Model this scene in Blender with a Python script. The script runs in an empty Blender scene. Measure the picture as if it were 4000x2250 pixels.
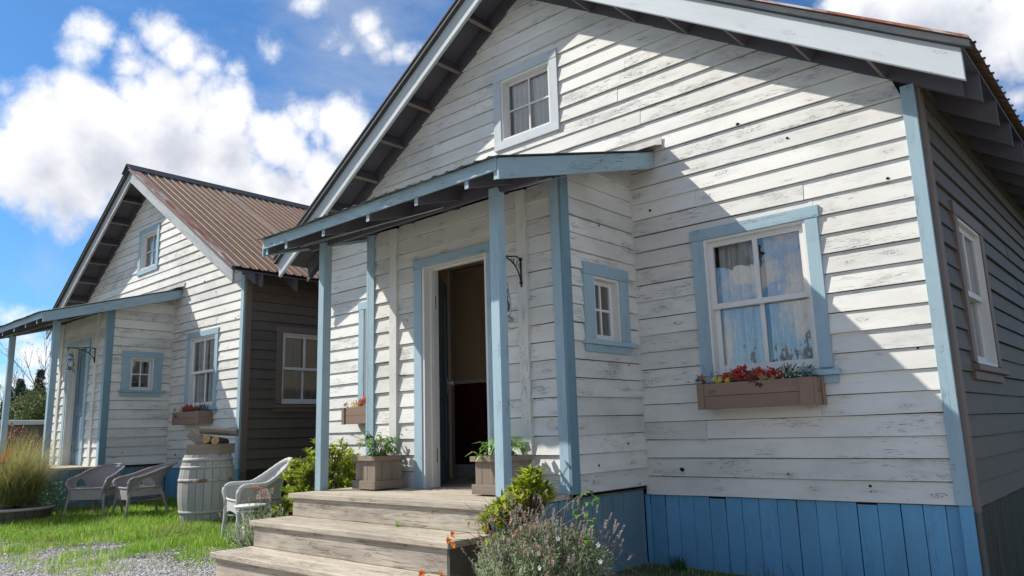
import bpy, math, random
import numpy as np
from mathutils import Vector, Matrix
random.seed(7)
rng = np.random.default_rng(7)
SC = bpy.context.scene
COL = SC.collection
R = math.radians
rnd = random.uniform

# ------------------------------------------------------------------ camera
cam = bpy.data.cameras.new('camera')
camo = bpy.data.objects.new('camera', cam)
COL.objects.link(camo)
cr = Vector((0.74373, 0.66785, -0.02903)); cu = Vector((0.146, -0.1199, 0.98199)); cf = Vector((-0.65234, 0.73457, 0.18668))
m = Matrix.Identity(4)
for i in range(3):
    m[i][0] = cr[i]; m[i][1] = cu[i]; m[i][2] = -cf[i]
m.translation = Vector((1.157, -5.784, 1.470))
camo.matrix_world = m
cam.sensor_width = 36
cam.lens = 2919.8 / 4000 * 36
cam.clip_start = 0.05
cam.clip_end = 3000
SC.camera = camo

# ------------------------------------------------------------------ light, exposure
SUN_TO = Vector((-1.83, -1.0, 1.82)).normalized()
sun = bpy.data.lights.new('sun', 'SUN')
sun.energy = 4.7
sun.angle = R(0.55)
sun.color = (1.0, 0.945, 0.855)
suno = bpy.data.objects.new('sun', sun)
COL.objects.link(suno)
suno.rotation_euler = SUN_TO.to_track_quat('Z', 'Y').to_euler()
SC.view_settings.view_transform = 'Standard'
SC.view_settings.look = 'None'
SC.view_settings.exposure = 0.38
SC.view_settings.gamma = 1.0
SC.view_settings.use_curve_mapping = False
SC.cycles.max_bounces = 8
SC.cycles.transparent_max_bounces = 12
SC.cycles.caustics_reflective = False
SC.cycles.caustics_refractive = False


# ------------------------------------------------------------------ node helper
class NT:
    def __init__(s, tree):
        s.t = tree; s.n = tree.nodes; s.l = tree.links

    def node(s, typ, **kw):
        nd = s.n.new(typ)
        for k, v in kw.items():
            setattr(nd, k, v)
        return nd

    def setin(s, nd, i, v):
        if v is None: return
        if isinstance(v, bpy.types.NodeSocket):
            s.l.new(v, nd.inputs[i])
        else:
            nd.inputs[i].default_value = v

    def math(s, op, a, b=None, c=None, clamp=False):
        nd = s.node('ShaderNodeMath', operation=op, use_clamp=clamp)
        s.setin(nd, 0, a); s.setin(nd, 1, b); s.setin(nd, 2, c)
        return nd.outputs[0]

    def vmath(s, op, a, b=None, out=0):
        nd = s.node('ShaderNodeVectorMath', operation=op)
        s.setin(nd, 0, a); s.setin(nd, 1, b)
        return nd.outputs[out]

    def scale(s, a, k):
        nd = s.node('ShaderNodeVectorMath', operation='SCALE')
        s.setin(nd, 0, a); nd.inputs[3].default_value = k
        return nd.outputs[0]

    def noise(s, vec, scale, detail=4, rough=0.55, dist=0.0):
        nd = s.node('ShaderNodeTexNoise')
        s.setin(nd, 'Vector', vec); nd.inputs['Scale'].default_value = scale
        nd.inputs['Detail'].default_value = detail; nd.inputs['Roughness'].default_value = rough
        nd.inputs['Distortion'].default_value = dist
        return nd.outputs[0]

    def ramp(s, v, lo, hi, a=0.0, b=1.0, smooth=True):
        nd = s.node('ShaderNodeMapRange', interpolation_type='SMOOTHSTEP' if smooth else 'LINEAR')
        s.setin(nd, 0, v)
        nd.inputs[1].default_value = lo; nd.inputs[2].default_value = hi
        nd.inputs[3].default_value = a; nd.inputs[4].default_value = b
        return nd.outputs[0]

    def mix(s, fac, a, b, mode='MIX'):
        nd = s.node('ShaderNodeMix', data_type='RGBA', blend_type=mode)
        s.setin(nd, 0, fac)
        for i, v in ((6, a), (7, b)):
            if isinstance(v, bpy.types.NodeSocket): s.l.new(v, nd.inputs[i])
            else: nd.inputs[i].default_value = (v[0], v[1], v[2], 1)
        return nd.outputs[2]


# ------------------------------------------------------------------ sky
world = bpy.data.worlds.new('World')
SC.world = world
world.use_nodes = True
W = NT(world.node_tree)
W.n.clear()
wout = W.node('ShaderNodeOutputWorld')
bg = W.node('ShaderNodeBackground')
W.l.new(bg.outputs[0], wout.inputs[0])
sky = W.node('ShaderNodeTexSky', sky_type='NISHITA', sun_disc=False)
sky.sun_elevation = math.asin(SUN_TO.z)
sky.sun_rotation = math.atan2(SUN_TO.x, SUN_TO.y)
sky.altitude = 50; sky.air_density = 1.0; sky.dust_density = 0.35; sky.ozone_density = 2.2
tc = W.node('ShaderNodeTexCoord')
D = W.vmath('NORMALIZE', tc.outputs['Generated'])
CLOUDS = [
(-0.7764, 0.5112, 0.3686, 0.0379),
    (-0.8297, 0.4551, 0.3231, 0.0548),
    (-0.8138, 0.4904, 0.3117, 0.0505),
(-0.9253, 0.2197, 0.3090, 0.0394),
    (-0.9117, 0.2621, 0.3163, 0.0495),
    (-0.8934, 0.3192, 0.3163, 0.0559),
    (-0.7792, 0.4892, 0.3919, 0.0450),
    (-0.7586, 0.5348, 0.3722, 0.0509),
    (-0.8458, 0.3391, 0.4117, 0.0327),
    (-0.8516, 0.3093, 0.4232, 0.0252),
    (-0.8321, 0.3706, 0.4127, 0.0285),
    (-0.40, -0.90, 0.185, 0.045), (-0.33, -0.93, 0.155, 0.05), (-0.45, -0.88, 0.135, 0.035), (-0.37, -0.91, 0.235, 0.03), (-0.18, -0.97, 0.16, 0.10), (-0.55, -0.80, 0.22, 0.06),
(-0.8118, 0.4485, 0.3739, 0.0469),
    (-0.7993, 0.4918, 0.3453, 0.0529),
    (-0.7871, 0.5191, 0.3330, 0.0560),
    (-0.8336, 0.4353, 0.3400, 0.0592),
    (-0.7632, 0.5636, 0.3161, 0.0413),
    (-0.8736, 0.3458, 0.3425, 0.0567),
    (-0.7789, 0.5504, 0.3008, 0.0309),
(-0.9073, 0.2386, 0.3462, 0.0420),
    (-0.9258, 0.2321, 0.2984, 0.0530),
    (-0.8889, 0.2934, 0.3519, 0.0595),
    (-0.8548, 0.3542, 0.3794, 0.0614),
    (-0.8280, 0.4097, 0.3829, 0.0582),
    (-0.8039, 0.4716, 0.3624, 0.0649),
    (-0.7555, 0.5262, 0.3903, 0.0481),
    (-0.7539, 0.5532, 0.3543, 0.0410),
    (-0.8617, 0.3996, 0.3128, 0.0826),
    (-0.8214, 0.4841, 0.3016, 0.0655),
    (-0.9149, 0.2860, 0.2848, 0.0503),
    (-0.9314, 0.2480, 0.2663, 0.0268),
    (-0.8596, 0.3185, 0.3995, 0.0324),
    (-0.8494, 0.2746, 0.4507, 0.0201),
    (-0.8448, 0.3011, 0.4422, 0.0182),
    (-0.8245, 0.3270, 0.4618, 0.0253),
    (-0.8246, 0.3512, 0.4436, 0.0280),
    (-0.8146, 0.3803, 0.4380, 0.0214),
    (-0.8029, 0.4070, 0.4356, 0.0120),
    (-0.8609, 0.2696, 0.4314, 0.0156),
    (-0.7268, 0.4927, 0.4787, 0.0157),
    (-0.7220, 0.5101, 0.4675, 0.0139),
    (-0.6904, 0.5225, 0.5003, 0.0168),
    (-0.6909, 0.5384, 0.4826, 0.0189),
    (-0.6786, 0.5634, 0.4712, 0.0131),
    (-0.6908, 0.5509, 0.4684, 0.0125),
    (-0.7689, 0.4419, 0.4620, 0.0107),
    (-0.7203, 0.4647, 0.5150, 0.0125),
    (-0.1650, 0.8773, 0.4507, 0.0889),
    (-0.1196, 0.9098, 0.3975, 0.0655),
    (-0.2149, 0.8458, 0.4883, 0.0499),
    (-0.0644, 0.9123, 0.4044, 0.0670),
    (-0.0911, 0.9373, 0.3363, 0.0216),
    (-0.1438, 0.9174, 0.3711, 0.0401),
    (-0.9610, 0.2395, 0.1382, 0.0176),
    (-0.9587, 0.2552, 0.1259, 0.0200),
    (-0.9618, 0.2315, 0.1465, 0.0132),
    (-0.9593, 0.2656, 0.0953, 0.0268),
    (-0.9588, 0.2754, 0.0690, 0.0224),
    (-0.9657, 0.2503, 0.0687, 0.0264),
    (-0.9640, 0.2648, 0.0252, 0.0352),
    (-0.9686, 0.2479, 0.0170, 0.0348),
    (-0.9554, 0.2924, 0.0424, 0.0225),
    (-0.9034, 0.2027, 0.3778, 0.0077),
]
DU = W.vmath('NORMALIZE', W.vmath('ADD', D, (-0.012, -0.008, 0.055)))   # a little higher, towards the sun
sd = su = None
for (x, y, z, r_) in CLOUDS:
    v = W.math('SUBTRACT', r_, W.vmath('DISTANCE', D, (x, y, z), out=1))
    v2 = W.math('SUBTRACT', r_, W.vmath('DISTANCE', DU, (x, y, z), out=1))
    sd = v if sd is None else W.math('MAXIMUM', sd, v)
    su = v2 if su is None else W.math('MAXIMUM', su, v2)
sep = W.node('ShaderNodeSeparateXYZ')
W.l.new(D, sep.inputs[0])
# billows: two octaves groups, rounded
def puffs(vec):
    a = W.noise(vec, 7.0, 2, 0.5, 0.0)
    b_ = W.noise(vec, 22.0, 7, 0.62, 0.0)
    return W.math('MULTIPLY_ADD', W.math('SUBTRACT', b_, 0.5), 0.068, W.math('MULTIPLY', W.math('SUBTRACT', a, 0.5), 0.09))
# clouds over the rest of the sky, of the same kind as those in view, thicker low down
away = W.ramp(W.vmath('DOT_PRODUCT', D, (-0.652, 0.735, 0.187), out=1), 0.50, 0.74, 0.0, 1.0)
def rest(vec):
    sp_ = W.node('ShaderNodeSeparateXYZ'); W.l.new(vec, sp_.inputs[0])
    low = W.ramp(sp_.outputs[2], 0.0, 0.45, 0.075, 0.0, False)
    g_ = W.math('MULTIPLY_ADD', W.math('SUBTRACT', W.noise(vec, 2.6, 5, 0.55, 0.0), 0.555), 0.75, low)
    return W.math('MULTIPLY_ADD', away, -0.4, g_)
s_n = W.math('SUBTRACT', W.math('ADD', W.math('MAXIMUM', sd, rest(D)), puffs(D)), 0.003)
s_u = W.math('ADD', W.math('MAXIMUM', su, rest(DU)), puffs(DU))
dens = W.ramp(s_n, -0.010, 0.024, 0.0, 1.0)
soft = W.ramp(W.noise(D, 4.0, 5, 0.6), 0.35, 0.65, 0.6, 1.15)
shade = W.math('MULTIPLY', W.ramp(s_u, -0.005, 0.070, 0.0, 1.0), soft, clamp=True)
ccol = W.mix(shade, (0.84, 0.84, 0.86), (0.44, 0.47, 0.55))
# thin high haze that whitens the blue in streaks
veil = W.math('MULTIPLY', W.ramp(W.noise(W.vmath('MULTIPLY', D, (1.0, 1.0, 2.2)), 3.2, 6, 0.6, 0.4), 0.46, 0.76), 0.38)
# the zenith a deeper blue than the horizon, as the real sky goes on
skyc = W.node('ShaderNodeVectorMath', operation='MULTIPLY')
W.l.new(sky.outputs[0], skyc.inputs[0]); skyc.inputs[1].default_value = (0.046, 0.081, 0.112)
skycol = W.node('ShaderNodeMix', data_type='RGBA')
W.l.new(dens, skycol.inputs[0]); W.l.new(W.mix(veil, skyc.outputs[0], (0.55, 0.58, 0.62)), skycol.inputs[6]); W.l.new(ccol, skycol.inputs[7])
W.l.new(skycol.outputs[2], bg.inputs[0])
bg.inputs[1].default_value = 1.0


# ------------------------------------------------------------------ materials
def newmat(name):
    mt = bpy.data.materials.new(name)
    mt.use_nodes = True
    N = NT(mt.node_tree)
    N.n.clear()
    out = N.node('ShaderNodeOutputMaterial')
    b = N.node('ShaderNodeBsdfPrincipled')
    N.l.new(b.outputs[0], out.inputs[0])
    return mt, N, b, out


def setb(b, **kw):
    names = {'rough': 'Roughness', 'metal': 'Metallic', 'spec': 'Specular IOR Level', 'base': 'Base Color', 'sub': 'Subsurface Weight'}
    for k, v in kw.items():
        i = b.inputs[names[k]]
        i.default_value = (v[0], v[1], v[2], 1) if k == 'base' else v


def bump(N, b, h, strength, dist=0.01):
    bp = N.node('ShaderNodeBump')
    bp.inputs['Strength'].default_value = strength; bp.inputs['Distance'].default_value = dist
    N.l.new(h, bp.inputs['Height']); N.l.new(bp.outputs[0], b.inputs['Normal'])


def grain_uv(N):
    """plank coordinates: u along the grain in metres, v across, shifted per object"""
    uv = N.node('ShaderNodeUVMap', uv_map='grain')
    oi = N.node('ShaderNodeObjectInfo')
    off = N.node('ShaderNodeCombineXYZ')
    N.setin(off, 0, N.math('MULTIPLY', oi.outputs['Random'], 61.0))
    N.setin(off, 2, N.math('MULTIPLY', oi.outputs['Random'], 23.0))
    return N.vmath('ADD', uv.outputs[0], off.outputs[0]), oi, uv


def vscale(N, vec, k):
    return N.vmath('MULTIPLY', vec, k)


def wood(name, base, dark=(0.07, 0.065, 0.06), crack=0.5, knots=0.5, grime=0.3, tint=(0.45, 0.46, 0.40), rough=0.65, grain=0.10, nails=True, var=0.08, bumpk=0.35, scuff=(0.35, 0.34, 0.32), patch=0.0):
    mt, N, b, out = newmat(name)
    P, oi, uv = grain_uv(N)
    fine = N.noise(vscale(N, P, (3.0, 70.0, 1)), 1.0, 5, 0.6, 0.6)
    broad = N.noise(vscale(N, P, (1.2, 5.0, 1)), 1.0, 4, 0.55, 0.3)
    col = N.mix(N.ramp(broad, 0.3, 0.75), base, tuple(c * (1 - var) for c in base))
    # grain showing through
    col = N.mix(N.math('MULTIPLY', N.ramp(fine, 0.5, 0.8), grain), col, scuff)
    worn = N.ramp(N.math('FRACT', N.math('MULTIPLY', oi.outputs['Random'], 7.77)), 0.15, 0.95, 0.25, 1.5)
    # drying cracks, in patches
    mask = N.ramp(N.noise(vscale(N, P, (1.5, 8.0, 3)), 1.0, 3, 0.6), 0.47, 0.61)
    cr_ = N.noise(vscale(N, P, (9.0, 170.0, 1)), 1.0, 6, 0.65, 1.2)
    cracks = N.math('MULTIPLY', N.math('MULTIPLY', N.ramp(cr_, 0.57, 0.62), mask), worn, clamp=True)
    # knots with rings
    kn = N.noise(vscale(N, P, (7, 11, 2)), 1.0, 3, 0.6)
    PD = N.node('ShaderNodeVectorMath', operation='ADD')
    N.l.new(vscale(N, P, (2.6, 8.5, 0)), PD.inputs[0])
    cmb = N.node('ShaderNodeCombineXYZ'); N.setin(cmb, 0, N.math('MULTIPLY', kn, 0.35)); N.setin(cmb, 1, N.math('MULTIPLY', kn, 0.5))
    N.l.new(cmb.outputs[0], PD.inputs[1])
    vo = N.node('ShaderNodeTexVoronoi', feature='F1', voronoi_dimensions='2D')
    N.l.new(PD.outputs[0], vo.inputs['Vector']); vo.inputs['Scale'].default_value = 1.0
    vc = N.node('ShaderNodeSeparateColor'); N.l.new(vo.outputs['Color'], vc.inputs[0])
    gate = N.ramp(vc.outputs[0], 0.52, 0.54)
    ksz = N.math('MULTIPLY_ADD', vc.outputs[1], 0.085, 0.03)
    rel = N.math('DIVIDE', vo.outputs['Distance'], ksz)
    ring = N.math('MULTIPLY', N.ramp(rel, 0.55, 0.85), N.ramp(rel, 1.0, 1.35, 1.0, 0.0))
    speck = N.ramp(N.noise(vscale(N, P, (60, 110, 1)), 1.0, 3, 0.6), 0.45, 0.6)
    knot = N.math('MULTIPLY', N.math('MULTIPLY', N.math('MAXIMUM', ring, N.ramp(rel, 0.1, 0.4, 1.0, 0.0)), speck), gate)
    halo = N.math('MULTIPLY', N.ramp(rel, 1.0, 4.0, 0.35, 0.0), gate)
    # smudges of grime
    g1 = N.noise(vscale(N, P, (2.4, 7.0, 5)), 1.0, 5, 0.62)
    g2 = N.noise(vscale(N, P, (26, 60, 5)), 1.0, 4, 0.7)
    gm = N.math('MULTIPLY', N.math('MULTIPLY', N.ramp(g1, 0.50, 0.76), N.ramp(g2, 0.28, 0.7)), worn, clamp=True)
    col = N.mix(N.math('MULTIPLY', gm, grime), col, tint)
    col = N.mix(N.math('MULTIPLY', halo, 0.5 * knots), col, scuff)
    col = N.mix(N.math('MULTIPLY', cracks, crack), col, dark)
    col = N.mix(N.math('MULTIPLY', knot, knots), col, dark)
    if nails:
        su = N.node('ShaderNodeSeparateXYZ'); N.l.new(P, su.inputs[0])
        fu = N.math('ABSOLUTE', N.math('SUBTRACT', N.math('FRACT', N.math('MULTIPLY', su.outputs[0], 1 / 0.406)), 0.5))
        sv = N.node('ShaderNodeSeparateXYZ'); N.l.new(uv.outputs[0], sv.inputs[0])
        dv = N.math('ABSOLUTE', N.math('SUBTRACT', sv.outputs[1], 0.028))
        du = N.math('MULTIPLY', fu, 0.406)
        nd = N.math('SQRT', N.math('ADD', N.math('MULTIPLY', du, du), N.math('MULTIPLY', dv, dv)))
        nl = N.math('MULTIPLY', N.ramp(nd, 0.0025, 0.0045, 0.75, 0.0), N.ramp(N.noise(vscale(N, P, (0.9, 0, 7)), 1.0, 1), 0.47, 0.52))
        col = N.mix(nl, col, (0.09, 0.08, 0.075))
    if patch:
        pa = N.math('MULTIPLY', N.ramp(N.noise(vscale(N, P, (1.6, 16, 4)), 1.0, 6, 0.68), 0.48, 0.66), N.ramp(N.noise(vscale(N, P, (14, 90, 4)), 1.0, 4, 0.7), 0.36, 0.6))
        col = N.mix(N.math('MULTIPLY', pa, patch), col, tuple(c * 0.75 for c in tint))
        col = N.mix(N.math('MULTIPLY', N.ramp(N.noise(vscale(N, P, (2.5, 60, 8)), 1.0, 5, 0.7), 0.56, 0.62), patch * 0.7), col, dark)
    # broad weathering that runs across neighbouring boards
    gp = N.node('ShaderNodeNewGeometry')
    wz = N.noise(vscale(N, gp.outputs['Position'], (0.9, 0.9, 1.6)), 1.0, 5, 0.62)
    col = N.mix(N.math('MULTIPLY', N.ramp(wz, 0.45, 0.72), 0.28 * min(1.0, grime * 1.8)), col, tint)
    hs = N.node('ShaderNodeHueSaturation')
    N.l.new(col, hs.inputs['Color']); N.setin(hs, 'Value', N.math('MULTIPLY_ADD', oi.outputs['Random'], 0.17, 0.87))
    N.l.new(hs.outputs[0], b.inputs['Base Color'])
    setb(b, rough=rough, spec=0.3)
    h = N.math('ADD', N.math('MULTIPLY', fine, 0.35), N.math('MULTIPLY', N.math('ADD', cracks, knot), -0.8))
    bump(N, b, h, bumpk, 0.004)
    return mt


M = {}
M['white'] = wood('white_painted_wood', (0.745, 0.735, 0.685), crack=0.95, knots=0.85, grime=0.8, tint=(0.29, 0.29, 0.26))
M['white_clean'] = wood('white_window_paint', (0.76, 0.75, 0.72), crack=0.15, knots=0.0, grime=0.2, nails=False, grain=0.03)
M['trim'] = wood('pale_blue_paint', (0.35, 0.49, 0.56), crack=0.8, knots=0.5, grime=0.5, tint=(0.22, 0.28, 0.30), nails=True, grain=0.3, bumpk=0.7, scuff=(0.25, 0.33, 0.36), dark=(0.06, 0.09, 0.11))
M['trim_light'] = wood('weathered_pale_blue_paint', (0.55, 0.60, 0.62), crack=0.55, knots=0.4, grime=0.2, tint=(0.4, 0.42, 0.4), grain=0.12, dark=(0.12, 0.13, 0.13))
M['skirt'] = wood('mid_blue_paint', (0.13, 0.35, 0.565), crack=0.6, knots=0.5, grime=0.75, tint=(0.12, 0.19, 0.24), grain=0.35, scuff=(0.14, 0.26, 0.38), dark=(0.03, 0.045, 0.06))
M['dull_blue'] = wood('dull_blue_paint', (0.16, 0.27, 0.33), crack=0.3, knots=0.3, grime=0.3, tint=(0.10, 0.14, 0.16), grain=0.1, scuff=(0.2, 0.28, 0.3))
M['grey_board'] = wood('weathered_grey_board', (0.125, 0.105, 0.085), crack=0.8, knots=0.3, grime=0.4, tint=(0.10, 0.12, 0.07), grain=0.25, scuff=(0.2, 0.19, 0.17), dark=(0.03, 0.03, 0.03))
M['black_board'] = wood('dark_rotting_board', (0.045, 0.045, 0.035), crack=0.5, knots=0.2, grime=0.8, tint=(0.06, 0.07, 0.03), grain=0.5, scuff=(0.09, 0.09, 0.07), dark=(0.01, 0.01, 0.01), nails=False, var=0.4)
M['brown_board'] = wood('weathered_brown_board', (0.20, 0.155, 0.13), crack=0.6, knots=0.3, grime=0.3, grain=0.3, scuff=(0.26, 0.22, 0.19), tint=(0.12, 0.10, 0.09))
M['soffit'] = wood('dark_grey_soffit', (0.105, 0.10, 0.12), crack=0.2, knots=0.2, grime=0.5, tint=(0.16, 0.15, 0.16), nails=False, grain=0.15, scuff=(0.15, 0.14, 0.15))
M['tread'] = wood('bleached_step_wood', (0.62, 0.54, 0.43), dark=(0.10, 0.075, 0.055), crack=0.85, knots=0.5, grime=0.55, tint=(0.27, 0.24, 0.17), grain=0.85, scuff=(0.36, 0.30, 0.23), var=0.32, nails=True, bumpk=0.9, patch=0.55)
M['riser'] = wood('bleached_riser_wood', (0.56, 0.50, 0.41), dark=(0.09, 0.07, 0.06), crack=0.9, knots=0.9, grime=0.95, tint=(0.17, 0.125, 0.10), grain=0.9, scuff=(0.24, 0.21, 0.16), var=0.4, nails=False, bumpk=1.0, patch=0.9)
M['cedar'] = wood('brown_stained_cedar', (0.28, 0.19, 0.14), crack=0.2, knots=0.2, grime=0.2, tint=(0.2, 0.15, 0.12), grain=0.35, scuff=(0.19, 0.12, 0.09), nails=False)
M['planter'] = wood('weathered_planter_wood', (0.30, 0.24, 0.18), crack=0.5, knots=0.3, grime=0.4, tint=(0.2, 0.17, 0.12), grain=0.5, scuff=(0.18, 0.14, 0.11), nails=False, var=0.25)
M['barrel'] = wood('white_washed_oak', (0.40, 0.385, 0.365), crack=0.7, knots=0.1, grime=0.7, tint=(0.30, 0.30, 0.31), grain=0.4, scuff=(0.32, 0.32, 0.32), nails=False)
M['log'] = wood('split_firewood', (0.30, 0.25, 0.20), crack=0.8, knots=0.2, grime=0.4, grain=0.6, nails=False)
M['beige'] = wood('beige_inner_boards', (0.66, 0.50, 0.33), crack=0.1, knots=0.0, grime=0.1, nails=False)
M['wine'] = wood('dark_red_wainscot', (0.10, 0.012, 0.022), crack=0.0, knots=0.0, grime=0.1, tint=(0.05, 0.01, 0.01), scuff=(0.08, 0.015, 0.02), nails=False)


def plain(name, base, rough=0.6, metal=0.0, noise=0.0, scale=20, dark=None, spec=0.3, bumpk=0.0):
    mt, N, b, out = newmat(name)
    setb(b, base=base, rough=rough, metal=metal, spec=spec)
    if noise > 0:
        t = N.node('ShaderNodeTexCoord')
        nz = N.noise(t.outputs['Object'], scale, 6, 0.62)
        dk = dark or tuple(c * 0.4 for c in base)
        c = N.mix(N.math('MULTIPLY', N.ramp(nz, 0.38, 0.68), noise), base, dk)
        N.l.new(c, b.inputs['Base Color'])
        if bumpk: bump(N, b, nz, bumpk, 0.01)
    return mt


M['iron'] = plain('black_iron', (0.012, 0.012, 0.013), 0.45)
M['dark_inside'] = plain('dim_plaster', (0.30, 0.25, 0.20), 0.9)
M['tin'] = plain('galvanised_tin', (0.42, 0.44, 0.46), 0.35, 0.8, 0.4, 30)
M['hoop'] = plain('painted_rusty_hoop', (0.45, 0.45, 0.44), 0.6, 0.0, 1.0, 9, (0.22, 0.07, 0.03))
M['hoop_plain'] = plain('painted_hoop', (0.41, 0.41, 0.41), 0.6, 0.0, 0.5, 12, (0.30, 0.29, 0.28))
M['log_end'] = plain('cut_wood_end', (0.50, 0.31, 0.14), 0.7, 0, 0.6, 30, (0.28, 0.15, 0.07))
M['bark'] = plain('bark', (0.09, 0.065, 0.05), 0.9, 0, 0.8, 25, bumpk=0.6)
M['soil'] = plain('potting_soil', (0.035, 0.025, 0.018), 0.95, 0, 0.5, 40)
M['brass'] = plain('old_brass', (0.22, 0.14, 0.07), 0.45, 0.7, 0.5, 60)
M['knob'] = plain('white_knob', (0.65, 0.63, 0.58), 0.25)
M['hole'] = plain('knot_and_gap_black', (0.008, 0.007, 0.008), 0.9)  # near black for knots; behind boards it stands in for shade in the gaps
M['flash'] = plain('pinkish_grey_flashing', (0.52, 0.47, 0.45), 0.5, 0.0, 0.4, 8)
M['lampglass'] = None


def roofmat(name, base, rust, moss, k):
    mt, N, b, out = newmat(name)
    P, oi, uv = grain_uv(N)
    n1 = N.noise(vscale(N, P, (1.2, 14, 1)), 1.0, 6, 0.65)
    n2 = N.noise(vscale(N, P, (10, 24, 2)), 1.0, 5, 0.7)
    c = N.mix(N.math('MULTIPLY', N.ramp(n1, 0.42, 0.7), k), base, rust)
    c = N.mix(N.math('MULTIPLY', N.ramp(n2, 0.5, 0.72), 0.6), c, tuple(x * 0.45 for x in base))
    n3 = N.noise(vscale(N, P, (2.1, 6, 9)), 1.0, 5, 0.7)
    c = N.mix(N.math('MULTIPLY', N.ramp(n3, 0.60, 0.72), 0.7), c, moss)
    N.l.new(c, b.inputs['Base Color'])
    setb(b, rough=0.7, spec=0.15)
    bump(N, b, n2, 0.15, 0.004)
    return mt


M['roof'] = roofmat('rusty_brown_metal_roofing', (0.215, 0.142, 0.10), (0.32, 0.19, 0.11), (0.10, 0.105, 0.055), 0.75)
M['roof_light'] = roofmat('pale_roof_strip', (0.55, 0.50, 0.46), (0.33, 0.22, 0.17), (0.4, 0.36, 0.33), 0.5)
M['roof_porch'] = roofmat('grey_green_metal_roofing', (0.17, 0.19, 0.18), (0.25, 0.24, 0.21), (0.10, 0.12, 0.10), 0.5)
M['capmetal'] = roofmat('dark_ridge_metal', (0.07, 0.08, 0.09), (0.12, 0.11, 0.10), (0.08, 0.09, 0.08), 0.5)
M['edgemetal'] = roofmat('red_oxide_and_white_roof_edge', (0.30, 0.105, 0.06), (0.62, 0.60, 0.58), (0.55, 0.54, 0.52), 0.95)


def leafmat(name, c1, c2, c3=None, trans=0.35, rough=0.5):
    mt, N, b, out = newmat(name)
    g = N.node('ShaderNodeNewGeometry')
    rp = g.outputs['Random Per Island']
    c = N.mix(rp, c1, c2)
    if c3:
        c = N.mix(N.ramp(N.math('FRACT', N.math('MULTIPLY', rp, 17.3)), 0.72, 0.78), c, c3)
    N.l.new(c, b.inputs['Base Color'])
    setb(b, rough=rough, spec=0.35)
    tr = N.node('ShaderNodeBsdfTranslucent')
    N.l.new(c, tr.inputs[0])
    mx = N.node('ShaderNodeMixShader'); mx.inputs[0].default_value = trans
    N.l.new(b.outputs[0], mx.inputs[1]); N.l.new(tr.outputs[0], mx.inputs[2]); N.l.new(mx.outputs[0], out.inputs[0])
    return mt


M['azalea'] = leafmat('yellow_green_leaf', (0.24, 0.36, 0.03), (0.48, 0.54, 0.045), (0.62, 0.58, 0.07), 0.5)
M['azalea_old'] = leafmat('dark_green_leaf', (0.05, 0.10, 0.035), (0.12, 0.19, 0.07), None, 0.35)
M['lavleaf'] = leafmat('grey_green_leaf', (0.28, 0.38, 0.25), (0.60, 0.68, 0.50), (0.48, 0.55, 0.26), 0.45)
M['lavflower'] = leafmat('faded_lavender_spike', (0.42, 0.37, 0.30), (0.60, 0.53, 0.45), (0.34, 0.26, 0.38), 0.3)
M['purple'] = leafmat('purple_petal', (0.09, 0.05, 0.22), (0.14, 0.07, 0.30), None, 0.2)
M['dry'] = leafmat('dry_red_brown_leaf', (0.25, 0.09, 0.05), (0.42, 0.25, 0.14), (0.5, 0.38, 0.28), 0.35)
M['stem'] = plain('green_brown_stem', (0.12, 0.10, 0.05), 0.8)
M['orange'] = leafmat('orange_petal', (0.80, 0.16, 0.02), (0.75, 0.24, 0.03), None, 0.35)
M['red'] = leafmat('red_petal', (0.55, 0.03, 0.02), (0.65, 0.07, 0.03), None, 0.3)
M['yellow'] = leafmat('yellow_petal', (0.75, 0.52, 0.03), (0.70, 0.60, 0.10), None, 0.3)
M['paleyel'] = leafmat('pale_yellow_bud', (0.62, 0.66, 0.25), (0.70, 0.72, 0.4), None, 0.3)
M['maroon'] = leafmat('maroon_leaf', (0.12, 0.025, 0.02), (0.22, 0.05, 0.04), (0.30, 0.14, 0.08), 0.3)
M['autumn'] = leafmat('brown_autumn_leaf', (0.30, 0.13, 0.06), (0.38, 0.22, 0.11), (0.22, 0.22, 0.10), 0.3)
M['boxgreen'] = leafmat('box_green_leaf', (0.04, 0.10, 0.035), (0.09, 0.17, 0.06), None, 0.3)
M['broad'] = leafmat('broad_green_leaf', (0.09, 0.22, 0.03), (0.18, 0.36, 0.05), (0.28, 0.46, 0.08), 0.45, 0.4)
M['grass'] = leafmat('lawn_grass', (0.14, 0.34, 0.02), (0.32, 0.54, 0.035), (0.52, 0.56, 0.22), 0.5)
M['drygrass'] = leafmat('ornamental_grass_blade', (0.22, 0.29, 0.08), (0.46, 0.45, 0.17), (0.42, 0.24, 0.15), 0.5)
M['paleleaf'] = leafmat('white_petal', (0.7, 0.7, 0.68), (0.6, 0.6, 0.56), None, 0.3)
M['conifer'] = leafmat('conifer_needles', (0.06, 0.095, 0.065), (0.11, 0.15, 0.10), None, 0.2)  # needle colour lightened to put distance haze into it
M['bushleaf'] = leafmat('hedge_leaf', (0.08, 0.12, 0.03), (0.16, 0.19, 0.06), None, 0.3)
M['fallleaf'] = leafmat('sparse_autumn_leaf', (0.22, 0.20, 0.09), (0.36, 0.32, 0.14), None, 0.3)
M['stone'] = None

mt, N, b, out = newmat('gravel_stone')
g = N.node('ShaderNodeNewGeometry')
cc = N.mix(g.outputs['Random Per Island'], (0.32, 0.31, 0.30), (0.74, 0.71, 0.68))
N.l.new(cc, b.inputs['Base Color']); setb(b, rough=0.85)
M['stone'] = mt

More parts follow.
